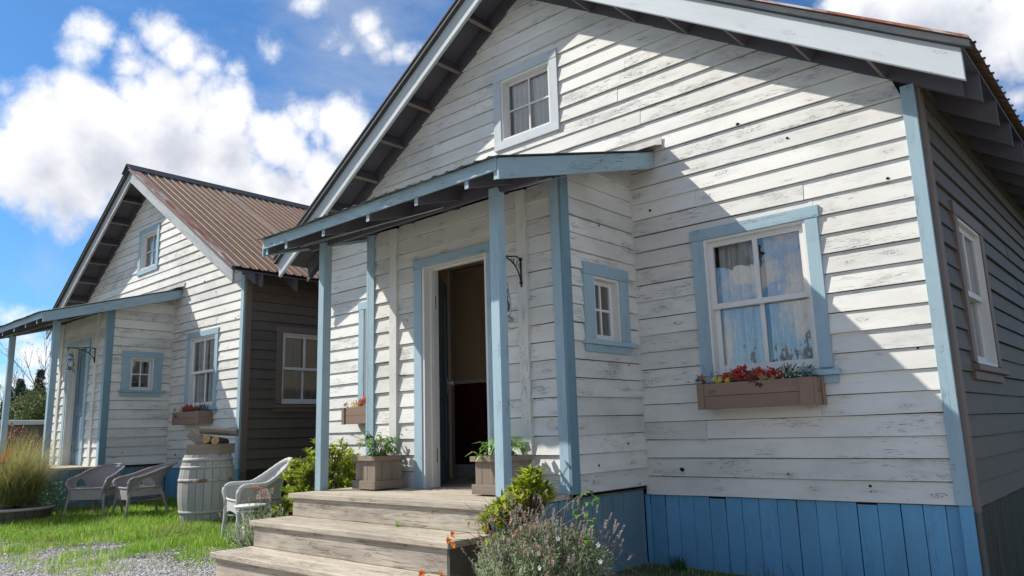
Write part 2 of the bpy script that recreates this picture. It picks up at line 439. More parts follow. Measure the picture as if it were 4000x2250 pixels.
nt = M['grass'].node_tree; N = NT(nt)
t = N.node('ShaderNodeTexCoord'); nz = N.noise(t.outputs['Object'], 1.6, 5, 0.65)
b = [q for q in nt.nodes if q.type == 'BSDF_PRINCIPLED'][0]; src = b.inputs['Base Color'].links[0].from_socket
nc = N.mix(N.ramp(nz, 0.48, 0.70, 0.0, 0.7), src, (0.36, 0.36, 0.13)); N.l.new(nc, b.inputs['Base Color'])
N.l.new(nc, [q for q in nt.nodes if q.type == 'BSDF_TRANSLUCENT'][0].inputs[0])

# window glass
mt, N, b, out = newmat('window_glass')
gl = N.node('ShaderNodeBsdfGlossy'); gl.inputs['Roughness'].default_value = 0.01
gl.inputs[0].default_value = (1, 1, 1, 1)
tr = N.node('ShaderNodeBsdfTransparent'); tr.inputs[0].default_value = (0.90, 0.93, 0.92, 1)
fr = N.node('ShaderNodeFresnel'); fr.inputs[0].default_value = 1.62
mx = N.node('ShaderNodeMixShader')
t = N.node('ShaderNodeTexCoord')
nz = N.noise(t.outputs['Object'], 3.4, 3, 0.5)
bpn = N.node('ShaderNodeBump'); bpn.inputs['Strength'].default_value = 0.13; bpn.inputs['Distance'].default_value = 0.02
N.l.new(nz, bpn.inputs['Height']); N.l.new(bpn.outputs[0], gl.inputs['Normal'])
N.l.new(N.math('MULTIPLY_ADD', fr.outputs[0], 1.15, 0.085, clamp=True), mx.inputs[0])
N.l.new(tr.outputs[0], mx.inputs[1]); N.l.new(gl.outputs[0], mx.inputs[2]); N.l.new(mx.outputs[0], out.inputs[0])
M['glass'] = mt
M['lampglass'] = mt

# lace curtain
mt, N, b, out = newmat('lace_curtain')
P, oi, uv = grain_uv(N)
setb(b, base=(0.92, 0.92, 0.91), rough=0.9)
vo = N.node('ShaderNodeTexVoronoi', feature='F1'); N.l.new(P, vo.inputs['Vector']); vo.inputs['Scale'].default_value = 17
vo2 = N.node('ShaderNodeTexVoronoi', feature='DISTANCE_TO_EDGE'); N.l.new(P, vo2.inputs['Vector']); vo2.inputs['Scale'].default_value = 55
fl = N.ramp(N.math('ADD', vo.outputs['Distance'], N.math('MULTIPLY', N.noise(P, 70, 3, 0.6), 0.75)), 0.62, 0.74, 1.0, 0.0)
al = N.math('MAXIMUM', N.math('MULTIPLY', fl, 0.95), N.ramp(vo2.outputs['Distance'], 0.08, 0.2, 0.90, 0.78))
tr = N.node('ShaderNodeBsdfTransparent')
mx = N.node('ShaderNodeMixShader')
N.l.new(al, mx.inputs[0]); N.l.new(tr.outputs[0], mx.inputs[1]); N.l.new(b.outputs[0], mx.inputs[2]); N.l.new(mx.outputs[0], out.inputs[0])
M['lace'] = mt


# wicker
def wicker(name, base, dark):
    mt, N, b, out = newmat(name)
    uv = N.node('ShaderNodeUVMap', uv_map='grain')
    sp = N.node('ShaderNodeSeparateXYZ'); N.l.new(uv.outputs[0], sp.inputs[0])
    a = N.math('SINE', N.math('MULTIPLY', sp.outputs[0], 2 * math.pi / 0.022))
    c = N.math('SINE', N.math('MULTIPLY', sp.outputs[1], 2 * math.pi / 0.012))
    h = N.math('MULTIPLY', a, c)
    nz = N.noise(uv.outputs[0], 9, 4, 0.6)
    col = N.mix(N.ramp(h, -0.6, 0.5), dark, base)
    col = N.mix(N.math('MULTIPLY', N.ramp(nz, 0.45, 0.7), 0.5), col, tuple((x + y) / 2 for x, y in zip(base, dark)))
    N.l.new(col, b.inputs['Base Color']); setb(b, rough=0.6, spec=0.3)
    bump(N, b, h, 0.8, 0.004)
    return mt


M['wicker_white'] = wicker('white_wicker', (0.84, 0.84, 0.81), (0.36, 0.36, 0.34))
M['wicker_grey'] = wicker('faded_grey_wicker', (0.55, 0.51, 0.50), (0.20, 0.18, 0.175))
M['cane_grey'] = plain('grey_brown_cane', (0.34, 0.29, 0.25), 0.7, 0, 0.6, 30)
M['cane_white'] = plain('white_cane', (0.72, 0.72, 0.69), 0.5, 0, 0.3, 40, (0.45, 0.43, 0.38))


# ------------------------------------------------------------------ mesh builder
def V(*a): return np.array(a, float)


class MB:
    def __init__(s):
        s.v = []; s.f = []; s.uv = []; s.mi = []; s.smooth = []

    def face(s, pts, uvs=None, mi=0, sm=False):
        i = len(s.v)
        s.v.extend([tuple(p) for p in pts]); s.f.append(tuple(range(i, i + len(pts))))
        s.uv.extend(uvs if uvs is not None else [(p[0], p[2]) for p in pts]); s.mi.append(mi); s.smooth.append(sm)

    def box(s, o, A, B, C, g=None, mi=0, u0=None, v0=0.0):
        """box from corner o along vectors A, B, C; grain runs along vector g (default longest)"""
        o = V(*o); X = [V(*A), V(*B), V(*C)]
        L = [np.linalg.norm(x) for x in X]
        if g is None: g = int(np.argmax(L))
        if u0 is None: u0 = rnd(0, 50)
        det = np.dot(np.cross(X[0], X[1]), X[2])
        for k in range(3):
            i, j = [(1, 2), (2, 0), (0, 1)][k]
            for side in (0, 1):
                q = [(0, 0), (1, 0), (1, 1), (0, 1)]
                if (side == 0) == (det > 0): q = q[::-1]
                pts = []; uvs = []
                for (a, b_) in q:
                    pts.append(o + X[k] * side + X[i] * a + X[j] * b_)
                    if i == g: uvs.append((u0 + a * L[i], v0 + b_ * L[j]))
                    elif j == g: uvs.append((u0 + b_ * L[j], v0 + a * L[i]))
                    else: uvs.append((u0 + a * L[i] * 0.5, v0 + b_ * L[j] * 0.5))
                s.face(pts, uvs, mi)
        return s

    def abox(s, x0, x1, y0, y1, z0, z1, **kw):
        return s.box((x0, y0, z0), (x1 - x0, 0, 0), (0, y1 - y0, 0), (0, 0, z1 - z0), **kw)

    def hexa(s, P, g_len=1.0, mi=0):
        """8 points: bottom 4 (ccw), top 4"""
        u0 = rnd(0, 50)
        for q in ((0, 3, 2, 1), (4, 5, 6, 7), (0, 1, 5, 4), (1, 2, 6, 5), (2, 3, 7, 6), (3, 0, 4, 7)):
            pts = [V(*P[i]) for i in q]
            a = np.linalg.norm(pts[1] - pts[0]); b_ = np.linalg.norm(pts[2] - pts[1])
            if a >= b_: uvs = [(u0, 0), (u0 + a, 0), (u0 + a, b_), (u0, b_)]
            else: uvs = [(u0, 0), (u0, a), (u0 + b_, a), (u0 + b_, 0)]
            s.face(pts, uvs, mi)
        return s

    def prism(s, poly, ext, mi=0):
        """polygon points (3d) extruded by vector ext"""
        P = [V(*p) for p in poly]; E = V(*ext); n = len(P); u0 = rnd(0, 50)
        c = P[0]; ax = P[1] - P[0]; ax /= np.linalg.norm(ax)
        nn = np.cross(P[1] - P[0], P[2] - P[0]); nn /= np.linalg.norm(nn) + 1e-9; ay = np.cross(nn, ax)
        uv = [(u0 + np.dot(p - c, ax), np.dot(p - c, ay)) for p in P]
        s.face(P[::-1], uv[::-1], mi); s.face([p + E for p in P], uv, mi)
        for i in range(n):
            j = (i + 1) % n; L = np.linalg.norm(P[j] - P[i]); T = np.linalg.norm(E)
            s.face([P[i], P[j], P[j] + E, P[i] + E], [(u0, 0), (u0 + L, 0), (u0 + L, T), (u0, T)], mi)
        return s

    def tube(s, pts, rad, n=8, mi=0, caps=True, sm=True):
        P = [V(*p) for p in pts]; m_ = len(P)
        rr = rad if hasattr(rad, '__len__') else [rad] * m_
        rings = []; prev = None; ln = 0; lens = [0]
        for i in range(1, m_):
            ln += np.linalg.norm(P[i] - P[i - 1]); lens.append(ln)
        for i in range(m_):
            t = P[min(i + 1, m_ - 1)] - P[max(i - 1, 0)]; t = t / (np.linalg.norm(t) + 1e-9)
            if prev is None:
                a = V(0, 0, 1) if abs(t[2]) < 0.9 else V(1, 0, 0)
                e1 = np.cross(t, a)
            else: e1 = prev - t * np.dot(prev, t)
            e1 /= np.linalg.norm(e1) + 1e-9; prev = e1; e2 = np.cross(t, e1)
            rings.append([P[i] + rr[i] * (math.cos(2 * math.pi * k / n) * e1 + math.sin(2 * math.pi * k / n) * e2) for k in range(n)])
        base = len(s.v)
        for rg in rings: s.v.extend([tuple(p) for p in rg])
        for i in range(m_ - 1):
            for k in range(n):
                k2 = (k + 1) % n
                s.f.append((base + i * n + k, base + i * n + k2, base + (i + 1) * n + k2, base + (i + 1) * n + k))
                c = 2 * math.pi * rr[i] / n
                s.uv.extend([(lens[i], k * c), (lens[i], (k + 1) * c), (lens[i + 1], (k + 1) * c), (lens[i + 1], k * c)])
                s.mi.append(mi); s.smooth.append(sm)
        if caps:
            for i, rv in ((0, True), (m_ - 1, False)):
                idx = [base + i * n + k for k in range(n)]
                if rv: idx = idx[::-1]
                s.f.append(tuple(idx)); s.uv.extend([(0, 0)] * n); s.mi.append(mi); s.smooth.append(False)
        return s

    def lathe(s, c, prof, n=24, mi=0, sm=True, a0=0, a1=2 * math.pi):
        """profile of (radius, z) about a vertical axis at c"""
        base = len(s.v); full = abs(a1 - a0 - 2 * math.pi) < 1e-6
        nn = n if full else n + 1
        for (r_, z) in prof:
            for k in range(nn):
                a = a0 + (a1 - a0) * k / n
                s.v.append((c[0] + r_ * math.cos(a), c[1] + r_ * math.sin(a), c[2] + z))
        u0 = rnd(0, 30)
        for i in range(len(prof) - 1):
            for k in range(n):
                k2 = (k + 1) % nn if full else k + 1
                s.f.append((base + i * nn + k, base + i * nn + k2, base + (i + 1) * nn + k2, base + (i + 1) * nn + k))
                dv = prof[i][0] * 2 * math.pi / n
                s.uv.extend([(u0 + prof[i][1], k * dv), (u0 + prof[i][1], (k + 1) * dv), (u0 + prof[i + 1][1], (k + 1) * dv), (u0 + prof[i + 1][1], k * dv)])
                s.mi.append(mi); s.smooth.append(sm)
        return s

    def leaf(s, p, d, up, L, Wd, bend=0.2, mi=0):
        """folded pointed leaf of two quads"""
        p = V(*p); d = V(*d); d /= np.linalg.norm(d) + 1e-9; up = V(*up)
        side = np.cross(d, up); side /= np.linalg.norm(side) + 1e-9; nn = np.cross(side, d)
        mid = p + d * L * 0.5 + nn * Wd * 0.1; tip = p + d * L - nn * L * bend
        l = mid + side * Wd * 0.5 + nn * Wd * 0.18; r_ = mid - side * Wd * 0.5 + nn * Wd * 0.18
        i = len(s.v)
        s.v.extend([tuple(p), tuple(l), tuple(mid), tuple(r_), tuple(tip)])
        for q in ((0, 1, 2), (0, 2, 3), (1, 4, 2), (2, 4, 3)):
            s.f.append((i + q[0], i + q[1], i + q[2])); s.uv.extend([(0, 0)] * 3); s.mi.append(mi); s.smooth.append(False)

    def blade(s, p, d, L, Wd, bend, n=3, mi=0):
        """curved strip blade that starts along d and falls over"""
        p = V(*p); d = V(*d); d /= np.linalg.norm(d) + 1e-9
        h = V(d[0], d[1], 0)
        if np.linalg.norm(h) < 1e-3: h = V(rnd(-1, 1), rnd(-1, 1), 0)
        h /= np.linalg.norm(h) + 1e-9; sd_ = V(-h[1], h[0], 0)
        i = len(s.v); c = p.copy(); dd = d.copy()
        for k in range(n + 1):
            t = k / n; w = Wd * (1 - t) ** 0.7 * 0.5
            if k < n: s.v.extend([tuple(c + sd_ * w), tuple(c - sd_ * w)])
            else: s.v.append(tuple(c))
            c = c + dd * (L / n); dd = dd + (h * 0.8 + V(0, 0, -1)) * bend; dd /= np.linalg.norm(dd)
        for k in range(n - 1):
            s.f.append((i + 2 * k, i + 2 * k + 1, i + 2 * k + 3, i + 2 * k + 2)); s.uv.extend([(0, 0)] * 4); s.mi.append(mi); s.smooth.append(False)
        s.f.append((i + 2 * n - 2, i + 2 * n - 1, i + 2 * n)); s.uv.extend([(0, 0)] * 3); s.mi.append(mi); s.smooth.append(False)

    def build(s, name, mats, parent=None, bevel=0.0, **props):
        me = bpy.data.meshes.new(name)
        me.from_pydata(s.v, [], s.f)
        ul = me.uv_layers.new(name='grain')
        ul.data.foreach_set('uv', np.array(s.uv, float).ravel())
        if not isinstance(mats, (list, tuple)): mats = [mats]
        for x in mats: me.materials.append(x)
        me.polygons.foreach_set('material_index', s.mi)
        me.polygons.foreach_set('use_smooth', s.smooth)
        me.update()
        return link(name, me, parent, bevel, **props)


def link(name, me, parent=None, bevel=0.0, **props):
    o = bpy.data.objects.new(name, me)
    COL.objects.link(o)
    if parent: o.parent = parent
    if bevel:
        # merge doubled corners so the bevel catches real edges
        import bmesh
        bm = bmesh.new(); bm.from_mesh(me); bmesh.ops.remove_doubles(bm, verts=bm.verts, dist=1e-5)
        bm.to_mesh(me); bm.free()
        md = o.modifiers.new('bevel', 'BEVEL'); md.width = bevel; md.segments = 2; md.limit_method = 'ANGLE'; md.angle_limit = R(40)
    for k, v in props.items(): o[k] = v
    return o


def empty(name, loc=(0, 0, 0), parent=None, **props):
    o = bpy.data.objects.new(name, None)
    COL.objects.link(o); o.location = loc; o.empty_display_size = 0.1
    if parent: o.parent = parent
    for k, v in props.items(): o[k] = v
    return o


def copy_tree(o, parent=None):
    c = o.copy(); COL.objects.link(c)
    if parent: c.parent = parent
    for ch in list(o.children): copy_tree(ch, c)
    return c


# ------------------------------------------------------------------ the house: measures in metres
XA = -3.732                       # gable centre
XL = 2 * XA                       # left corner; right corner at x = 0
XI, XVL = -2.466, -4.982          # vestibule sides
YV = -1.067                       # vestibule front
Z0, EXP = 0.894, 0.1526           # bottom and exposure of the siding
GA, GS = 6.205, 0.631             # siding top at the gable centre, roof slope
GT = 6.435                        # top of bargeboard at the centre
OV = 0.433                        # gable overhang
EX = 0.381                        # eave overhang
DEPTH = 8.4
ZD = 0.972                        # deck top


def roof_z(x, top=GT): return top - GS * abs(x - XA)


def piece(par, fr, a0, a1, zk, zlo, zhi, EXPO, mat, clip=None, tb=0.024, tt=0.004):
    """one clapboard: fr(a, out, z) -> point; a along the wall"""
    if a1 - a0 < 0.012 or zhi - zlo < 0.008: return
    L = a1 - a0
    n = max(1, int(L / 0.7))
    mb = MB(); u0 = rnd(0, 60)
    lap = -rnd(0.003, 0.0065)
    secs = []
    dyb = rnd(-0.002, 0.004); tilt = rnd(-0.0035, 0.0035)
    for i in range(n + 1):
        t = i / n
        za = zlo + (rnd(-0.0028, 0.0028) if zlo <= zk + 1e-6 else 0) + tilt * (t - 0.5)
        ztop = zhi + (lap if zhi >= zk + EXPO - 1e-6 else 0)
        th = lambda z: tt + (tb - tt) * max(0.0, 1 - (z - zk) / EXPO) + dyb
        al, ah = a0 + L * t, a0 + L * t
        if clip:
            lo_, hi_ = clip(za); lt_, ht_ = clip(ztop)
            al = max(a0, lo_) + (min(a1, hi_) - max(a0, lo_)) * t
            ah = max(a0, lt_) + (min(a1, ht_) - max(a0, lt_)) * t
        y = rnd(-0.001, 0.001)
        secs.append((al, ah, za, ztop, th(za) + y, max(0.001, th(ztop) + y)))
    for i in range(n):
        A, B = secs[i], secs[i + 1]
        uA, uB = u0 + L * i / n, u0 + L * (i + 1) / n
        va = zlo - zk; vb = zhi - zk
        p = lambda S, w: {0: fr(S[0], S[4], S[2]), 1: fr(S[1], S[5], S[3]), 2: fr(S[1], 0.0005, S[3]), 3: fr(S[0], 0.0005, S[2])}[w]
        mb.face([p(A, 0), p(B, 0), p(B, 1), p(A, 1)], [(uA, va), (uB, va), (uB, vb), (uA, vb)])
        mb.face([p(A, 3), p(B, 3), p(B, 0), p(A, 0)], [(uA, -0.02), (uB, -0.02), (uB, 0), (uA, 0)])
        mb.face([p(A, 1), p(B, 1), p(B, 2), p(A, 2)], [(uA, vb), (uB, vb), (uB, vb), (uA, vb)])
        if i == 0: mb.face([p(A, 0), p(A, 1), p(A, 2), p(A, 3)], [(uA, va), (uA, vb), (uA + .02, vb), (uA + .02, va)])
        if i == n - 1: mb.face([p(B, 3), p(B, 2), p(B, 1), p(B, 0)], [(uB, va), (uB, vb), (uB + .02, vb), (uB + .02, va)])
    mb.build('clapboard', mat, par)


def siding(par, fr, spans, z0, z1, expo, holes, mat, clip=None, joints=0.3, tb=0.024):
    """rows of clapboards; spans(z) -> [(a0, a1)]; holes (a0, a1, z0, z1)"""
    k = 0
    while z0 + k * expo < z1 - 0.01:
        zk = z0 + k * expo; zt = min(zk + expo, z1)
        for (a0, a1) in spans(zk):
            if clip:
                lo_, hi_ = clip(zk); 
                a0 = max(a0, lo_ - 0.001); a1 = min(a1, hi_ + 0.001)
                if a1 - a0 < 0.03: continue
            hs = [h for h in holes if h[1] > a0 and h[0] < a1 and h[3] > zk + 0.003 and h[2] < zt - 0.003]
            cuts = sorted({a0, a1} | {min(max(c, a0), a1) for h in hs for c in h[:2]})
            i = 0
            for c0, c1 in zip(cuts[:-1], cuts[1:]):
                md = (c0 + c1) / 2
                hh = [h for h in hs if h[0] < md < h[1]]
                if hh:
                    h = hh[0]
                    if h[2] > zk + 0.008: piece(par, fr, c0, c1, zk, zk, h[2], expo, mat, clip, tb=tb)
                    if h[3] < zt - 0.008: piece(par, fr, c0, c1, zk, h[3], zt, expo, mat, clip, tb=tb)
                elif c1 - c0 > 1.6 and random.random() < joints:
                    j = c0 + (c1 - c0) * rnd(0.25, 0.75)
                    piece(par, fr, c0, j - 0.0012, zk, zk, zt, expo, mat, clip, tb=tb); piece(par, fr, j + 0.0012, c1, zk, zk, zt, expo, mat, clip, tb=tb)
                else: piece(par, fr, c0, c1, zk, zk, zt, expo, mat, clip, tb=tb)
        k += 1


def wall_sheet(par, fr, a0, a1, z0, top, holes, mat, name='wall', y0=-0.004, th=0.09, breaks=()):
    """solid wall behind the siding, with openings; top(a) -> height"""
    mb = MB()
    xs = sorted({a0, a1} | set(breaks) | {c for h in holes for c in h[:2] if a0 < c < a1})
    for c0, c1 in zip(xs[:-1], xs[1:]):
        md = (c0 + c1) / 2; zz = [z0]
        for h in sorted([h for h in holes if h[0] < md < h[1]], key=lambda h: h[2]): zz += [h[2], h[3]]
        zz.append(None)
        for q in range(0, len(zz), 2):
            lo = zz[q]; hi = zz[q + 1]
            t0 = top(c0) if hi is None else hi; t1 = top(c1) if hi is None else hi
            if min(t0, t1) <= lo + 0.01: continue
            mb.hexa([fr(c0, y0, lo), fr(c1, y0, lo), fr(c1, y0 - th, lo), fr(c0, y0 - th, lo), fr(c0, y0, t0), fr(c1, y0, t1), fr(c1, y0 - th, t1), fr(c0, y0 - th, t0)])
    return mb.build(name, mat, par)


def wall_full(par, fr, a0, a1, z0, top, holes, th=0.09, breaks=()):
    w = wall_sheet(par, fr, a0, a1, z0, top, holes, M['dark_inside'], y0=-0.006, th=th - 0.006, breaks=breaks)
    wall_sheet(w, fr, a0, a1, z0, top, holes, M['hole'], name='gap_shade_sheet', y0=-0.002, th=0.003, breaks=breaks)  # added black sheet, so the slots between clapboards read as deep shade
    return w


def fr_front(a, out, z): return V(a, -out, z)
def fr_vest(a, out, z): return V(a, YV - out, z)
def fr_vside(a, out, z): return V(XI + out, a, z)
def fr_vleft(a, out, z): return V(XVL - out, a, z)
def fr_right(a, out, z): return V(out, a, z)
def fr_left(a, out, z): return V(XL - out, a, z)


def fbox(mb, fr, a0, a1, o0, o1, z0, z1, **kw):
    p = fr(a0, o0, z0)
    return mb.box(p, fr(a1, o0, z0) - p, fr(a0, o1, z0) - p, fr(a0, o0, z1) - p, **kw)


def window(par, fr, a0, a1, z0, z1, trim, style, deep=0.05, casing=(0.1, 0.1), head=(0.1, 0.0), sill=None, curtain=True, cas_out=0.036, glassmat=None, wide=(0, 0)):
    """a0..a1, z0..z1 = opening inside the casing"""
    wroot = MB()
    j = 0.022                                                  # jamb lining
    for (p, q, r_, s_) in ((a0, a0 + j, z0, z1), (a1 - j, a1, z0, z1), (a0 + j, a1 - j, z1 - j, z1), (a0 + j, a1 - j, z0, z0 + j)):
        fbox(wroot, fr, p, q, -0.12, 0.024, r_, s_)
    w = wroot.build('window', M['white_clean'], par)
    cl, cr2 = casing
    m1 = MB(); fbox(m1, fr, a0 - cl, a0 - 0.001, 0.0, cas_out, z0 - (0.0 if sill else head[0] * 0), z1, g=2); m1.build('casing', trim, w, 0.002)
    m1 = MB(); fbox(m1, fr, a1 + 0.001, a1 + cr2, 0.0, cas_out, z0, z1, g=2); m1.build('casing', trim, w, 0.002)
    m1 = MB(); fbox(m1, fr, a0 - cl - head[1], a1 + cr2 + head[1], 0.0, cas_out + 0.004, z1 + 0.001, z1 + head[0]); m1.build('casing', trim, w, 0.002)
    if sill:
        s0, s1, sz0, sz1, so, az0, aa1 = sill
        m1 = MB(); fbox(m1, fr, s0, s1, 0.0, so, sz0, sz1); m1.build('sill', trim, w, 0.004)
        m1 = MB(); fbox(m1, fr, s0 + 0.02, aa1, 0.0, 0.036, az0, sz0 - 0.001); m1.build('apron', trim, w, 0.002)
    else:
        m1 = MB(); fbox(m1, fr, a0 - cl, a1 + cr2, 0.0, cas_out + 0.004, z0 - head[0], z0 - 0.001); m1.build('casing', trim, w, 0.002)

    def sash(x0, x1, y0_, y1_, o, nx, nz, fw=0.045, mw=0.022, bot=None):
        mbs = MB(); bot = bot or fw
        fbox(mbs, fr, x0, x0 + fw, o - 0.035, o, y0_, y1_); fbox(mbs, fr, x1 - fw, x1, o - 0.035, o, y0_, y1_)
        fbox(mbs, fr, x0 + fw, x1 - fw, o - 0.035, o, y1_ - fw, y1_); fbox(mbs, fr, x0 + fw, x1 - fw, o - 0.035, o, y0_, y0_ + bot)
        gx0, gx1, gz0, gz1 = x0 + fw, x1 - fw, y0_ + bot, y1_ - fw
        for i in range(1, nx):
            c = gx0 + (gx1 - gx0) * i / nx; fbox(mbs, fr, c - mw / 2, c + mw / 2, o - 0.030, o - 0.003, gz0, gz1)
        for i in range(1, nz):
            c = gz0 + (gz1 - gz0) * i / nz; fbox(mbs, fr, gx0, gx1, o - 0.029, o - 0.004, c - mw / 2, c + mw / 2)
        mbs.build('sash', M['white_clean'], w, 0.0015)
        for i in range(nx):
            for q in range(nz):
                xa_, xb_ = gx0 + (gx1 - gx0) * i / nx, gx0 + (gx1 - gx0) * (i + 1) / nx
                za_, zb_ = gz0 + (gz1 - gz0) * q / nz, gz0 + (gz1 - gz0) * (q + 1) / nz
                g_ = MB(); tl = rnd(-0.0012, 0.0012); tz = rnd(-0.0012, 0.0012)
                P4 = [fr(xa_, o - 0.017 + tl, za_), fr(xb_, o - 0.017 - tl, za_), fr(xb_, o - 0.017 - tl + tz, zb_), fr(xa_, o - 0.017 + tl + tz, zb_)]
                g_.face(P4); g_.build('pane', M['glass'], w)
    if style == 'hung':
        zm = (z0 + z1) / 2 + 0.005
        sash(a0 + j, a1 - j, zm - 0.028, z1 - j, -0.012 - deep + 0.04, 2, 1, mw=0.040)
        sash(a0 + j, a1 - j, z0 + j, zm + 0.018, -0.05 - deep + 0.04, 2, 1, mw=0.036, bot=0.06)
    elif style == 'four':
        sash(a0 + j, a1 - j, z0 + j, z1 - j, -deep, 2, 2, fw=0.035, mw=0.020)
    if curtain:
        mbc = MB(); yc = -deep - 0.065
        for (c0, c1) in ((a0 + 0.06, (a0 + a1) / 2 - 0.005), ((a0 + a1) / 2 + 0.03, a1 - 0.01)):
            n = 26; ph = rnd(0, 6)
            prev = None
            for i in range(n + 1):
                t = i / n; a = c0 + (c1 - c0) * t
                yy = yc + 0.018 * math.sin(t * 22 + ph) + 0.010 * math.sin(t * 47 + ph)
                cur = (a, yy)
                if prev:
                    mbc.face([fr(prev[0], prev[1], z0), fr(a, yy, z0), fr(a, yy, z1), fr(prev[0], prev[1], z1)],
                             [((t - 1 / n) * 0.7, z0), (t * 0.7, z0), (t * 0.7, z1), ((t - 1 / n) * 0.7, z1)], 0, True)
                prev = cur
        mbc.build('curtain', M['lace'], w)
    return w


def build_house():
    H = empty('wooden_house')
    # ---- openings
    big = (-1.751, -0.879, 1.863, 3.020)
    lft = (-6.475, -5.605, 1.863, 3.030)
    att = (-4.040, -3.346, 4.583, 5.287)
    door = (-4.130, -3.330, ZD, 3.020)
    sml = (-0.700, -0.318, 2.190, 2.735)
    rgt = (0.650, 1.500, 1.862, 2.990)
    # ---- front wall
    clip = lambda z: (XA - (GA - z) / GS, XA + (GA - z) / GS)
    holes = [big, lft, att]
    wl = wall_full(H, fr_front, XL + 0.02, -0.02, 0.80, lambda a: roof_z(a, GT - 0.06), holes + [(-4.97, -2.48, 0.80, 3.28)], breaks=(XA,))
    def spans(z):
        if z < 3.40: return [(XL + 0.09, XVL - 0.002), (XI + 0.022, -0.092)]
        return [(XL + 0.09, -0.092)]
    siding(wl, fr_front, spans, Z0, GA - 0.03, EXP, holes, M['white'], clip, joints=0.45)
    for (x, z, r_) in ((-2.105, 1.103, 0.021), (-0.62, 1.005, 0.012), (-1.62, 3.10, 0.010), (-0.95, 3.72, 0.012), (-1.35, 3.96, 0.016), (-2.25, 3.40, 0.015), (-0.25, 3.2, 0.012), (-1.2, 1.08, 0.008), (-1.9, 4.25, 0.013), (-0.2, 1.95, 0.009)):
        mb = MB(); n = 9
        k = int((z - Z0) / EXP); th = 0.006 + 0.020 * (1 - (z - Z0 - k * EXP) / EXP) + 0.004
        pts = [fr_front(x + r_ * math.cos(6.283 * i / n) * rnd(0.8, 1.15), th, z + 0.8 * r_ * math.sin(6.283 * i / n) * rnd(0.8, 1.15)) for i in range(n)]
        mb.prism(pts, (0, 0.003, 0)); mb.build('knot', M['hole'], wl)
    # frieze rafters against the gable wall
    for sgn in (-1, 1):
        mb = MB(); xe = XA + sgn * (XA * -1 + 0.30)
        pr = lambda x, t: V(x, -0.030, roof_z(x, t))
        mb.hexa([V(XA, -0.030, GA - 0.005), V(xe, -0.030, roof_z(xe, GA - 0.005)), V(xe, 0.01, roof_z(xe, GA - 0.005)), V(XA, 0.01, GA - 0.005),
                 V(XA, -0.030, GT - 0.035), V(xe, -0.030, roof_z(xe, GT - 0.035)), V(xe, 0.01, roof_z(xe, GT - 0.035)), V(XA, 0.01, GT - 0.035)])
        mb.build('frieze', M['soffit'], wl)
    # corner boards
    mb = MB().abox(-0.0915, 0.0, -0.036, 0.0, Z0 + 0.002, 3.86, g=2); mb.build('corner_board', M['trim'], wl, 0.003)
    mb = MB().abox(-0.076, 0.003, -0.034, 0.0, 0.1, Z0, g=2); mb.build('corner_board', M['skirt'], wl, 0.003)
    mb = MB().abox(XL, XL + 0.09, -0.036, 0.0, Z0 + 0.002, 3.86, g=2); mb.build('corner_board', M['trim'], wl, 0.003)
    mb = MB().abox(XI + 0.001, XI + 0.021, -0.024, 0.0, Z0, 3.9, g=2); mb.build('corner_board', M['white'], wl)
    # ---- right side wall
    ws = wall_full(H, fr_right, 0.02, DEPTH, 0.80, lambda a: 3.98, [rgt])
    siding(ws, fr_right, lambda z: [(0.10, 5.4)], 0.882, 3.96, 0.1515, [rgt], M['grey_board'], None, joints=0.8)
    mb = MB().abox(-0.001, 0.030, 0.0, 0.095, 0.85, 3.86, g=2); mb.build('corner_board', M['brown_board'], ws, 0.003, label='brown weathered corner board')
    mb = MB().abox(0.004, 0.024, 0.0, 0.10, 0.1, 0.849, g=2); mb.build('corner_board', M['grey_board'], ws, 0.003)
    y = 0.105
    while y < 5.4:
        w_ = rnd(0.13, 0.16)
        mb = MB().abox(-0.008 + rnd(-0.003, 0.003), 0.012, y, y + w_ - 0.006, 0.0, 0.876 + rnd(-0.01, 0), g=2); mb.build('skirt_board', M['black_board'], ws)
        y += w_
    # ---- left side wall (mostly hidden)
    wq = wall_sheet(H, fr_left, 0.02, DEPTH, 0.10, lambda a: 3.98, [], M['grey_board'])
    wall_sheet(H, lambda a, o, z: V(a, DEPTH + o, z), XL, 0, 0.1, lambda a: roof_z(a, GT - 0.06), [], M['grey_board'], breaks=(XA,))
    # ---- skirt under the front
    mb = MB().abox(XL + 0.02, -0.02, 0.03, 0.06, 0.0, Z0 + 0.02); sk = mb.build('skirt', M['hole'], H)
    ed = [-2.502, -2.448, -2.305, -2.171, -2.033, -1.891, -1.749, -1.609, -1.468, -1.321, -1.171, -1.023, -0.88, -0.733, -0.593, -0.443, -0.302, -0.163, -0.076]
    ed2 = list(np.linspace(XL + 0.02, XVL, 18))
    for E_ in (ed, ed2):
        for i in range(len(E_) - 1):
            g_ = random.choice([0.002, 0.003, 0.006, 0.0015]); t = rnd(-0.003, 0.004); lo = rnd(0, 0.004)
            mb = MB().abox(E_[i] + g_, E_[i + 1] - 0.0015, -0.001 - t, 0.028, 0.0, Z0 - 0.004 - (0.014 if i in (13, 5) else lo), g=2)
            mb.build('skirt_board', M['skirt'], sk, 0.002)
    # ---- windows of the front and right side
    window(wl, fr_front, *big, M['trim'], 'hung', deep=0.04, casing=(0.107, 0.101), head=(0.096, 0.014), sill=(-1.90, -0.724, 1.806, 1.847, 0.072, 1.746, -0.751))
    window(wl, fr_front, *lft, M['trim'], 'hung', deep=0.04, casing=(0.107, 0.101), head=(0.096, 0.014), sill=(-6.62, -5.45, 1.806, 1.847, 0.072, 1.746, -5.48))
    window(wl, fr_front, *att, M['trim_light'], 'four', deep=0.045, casing=(0.107, 0.107), head=(0.098, 0.0))
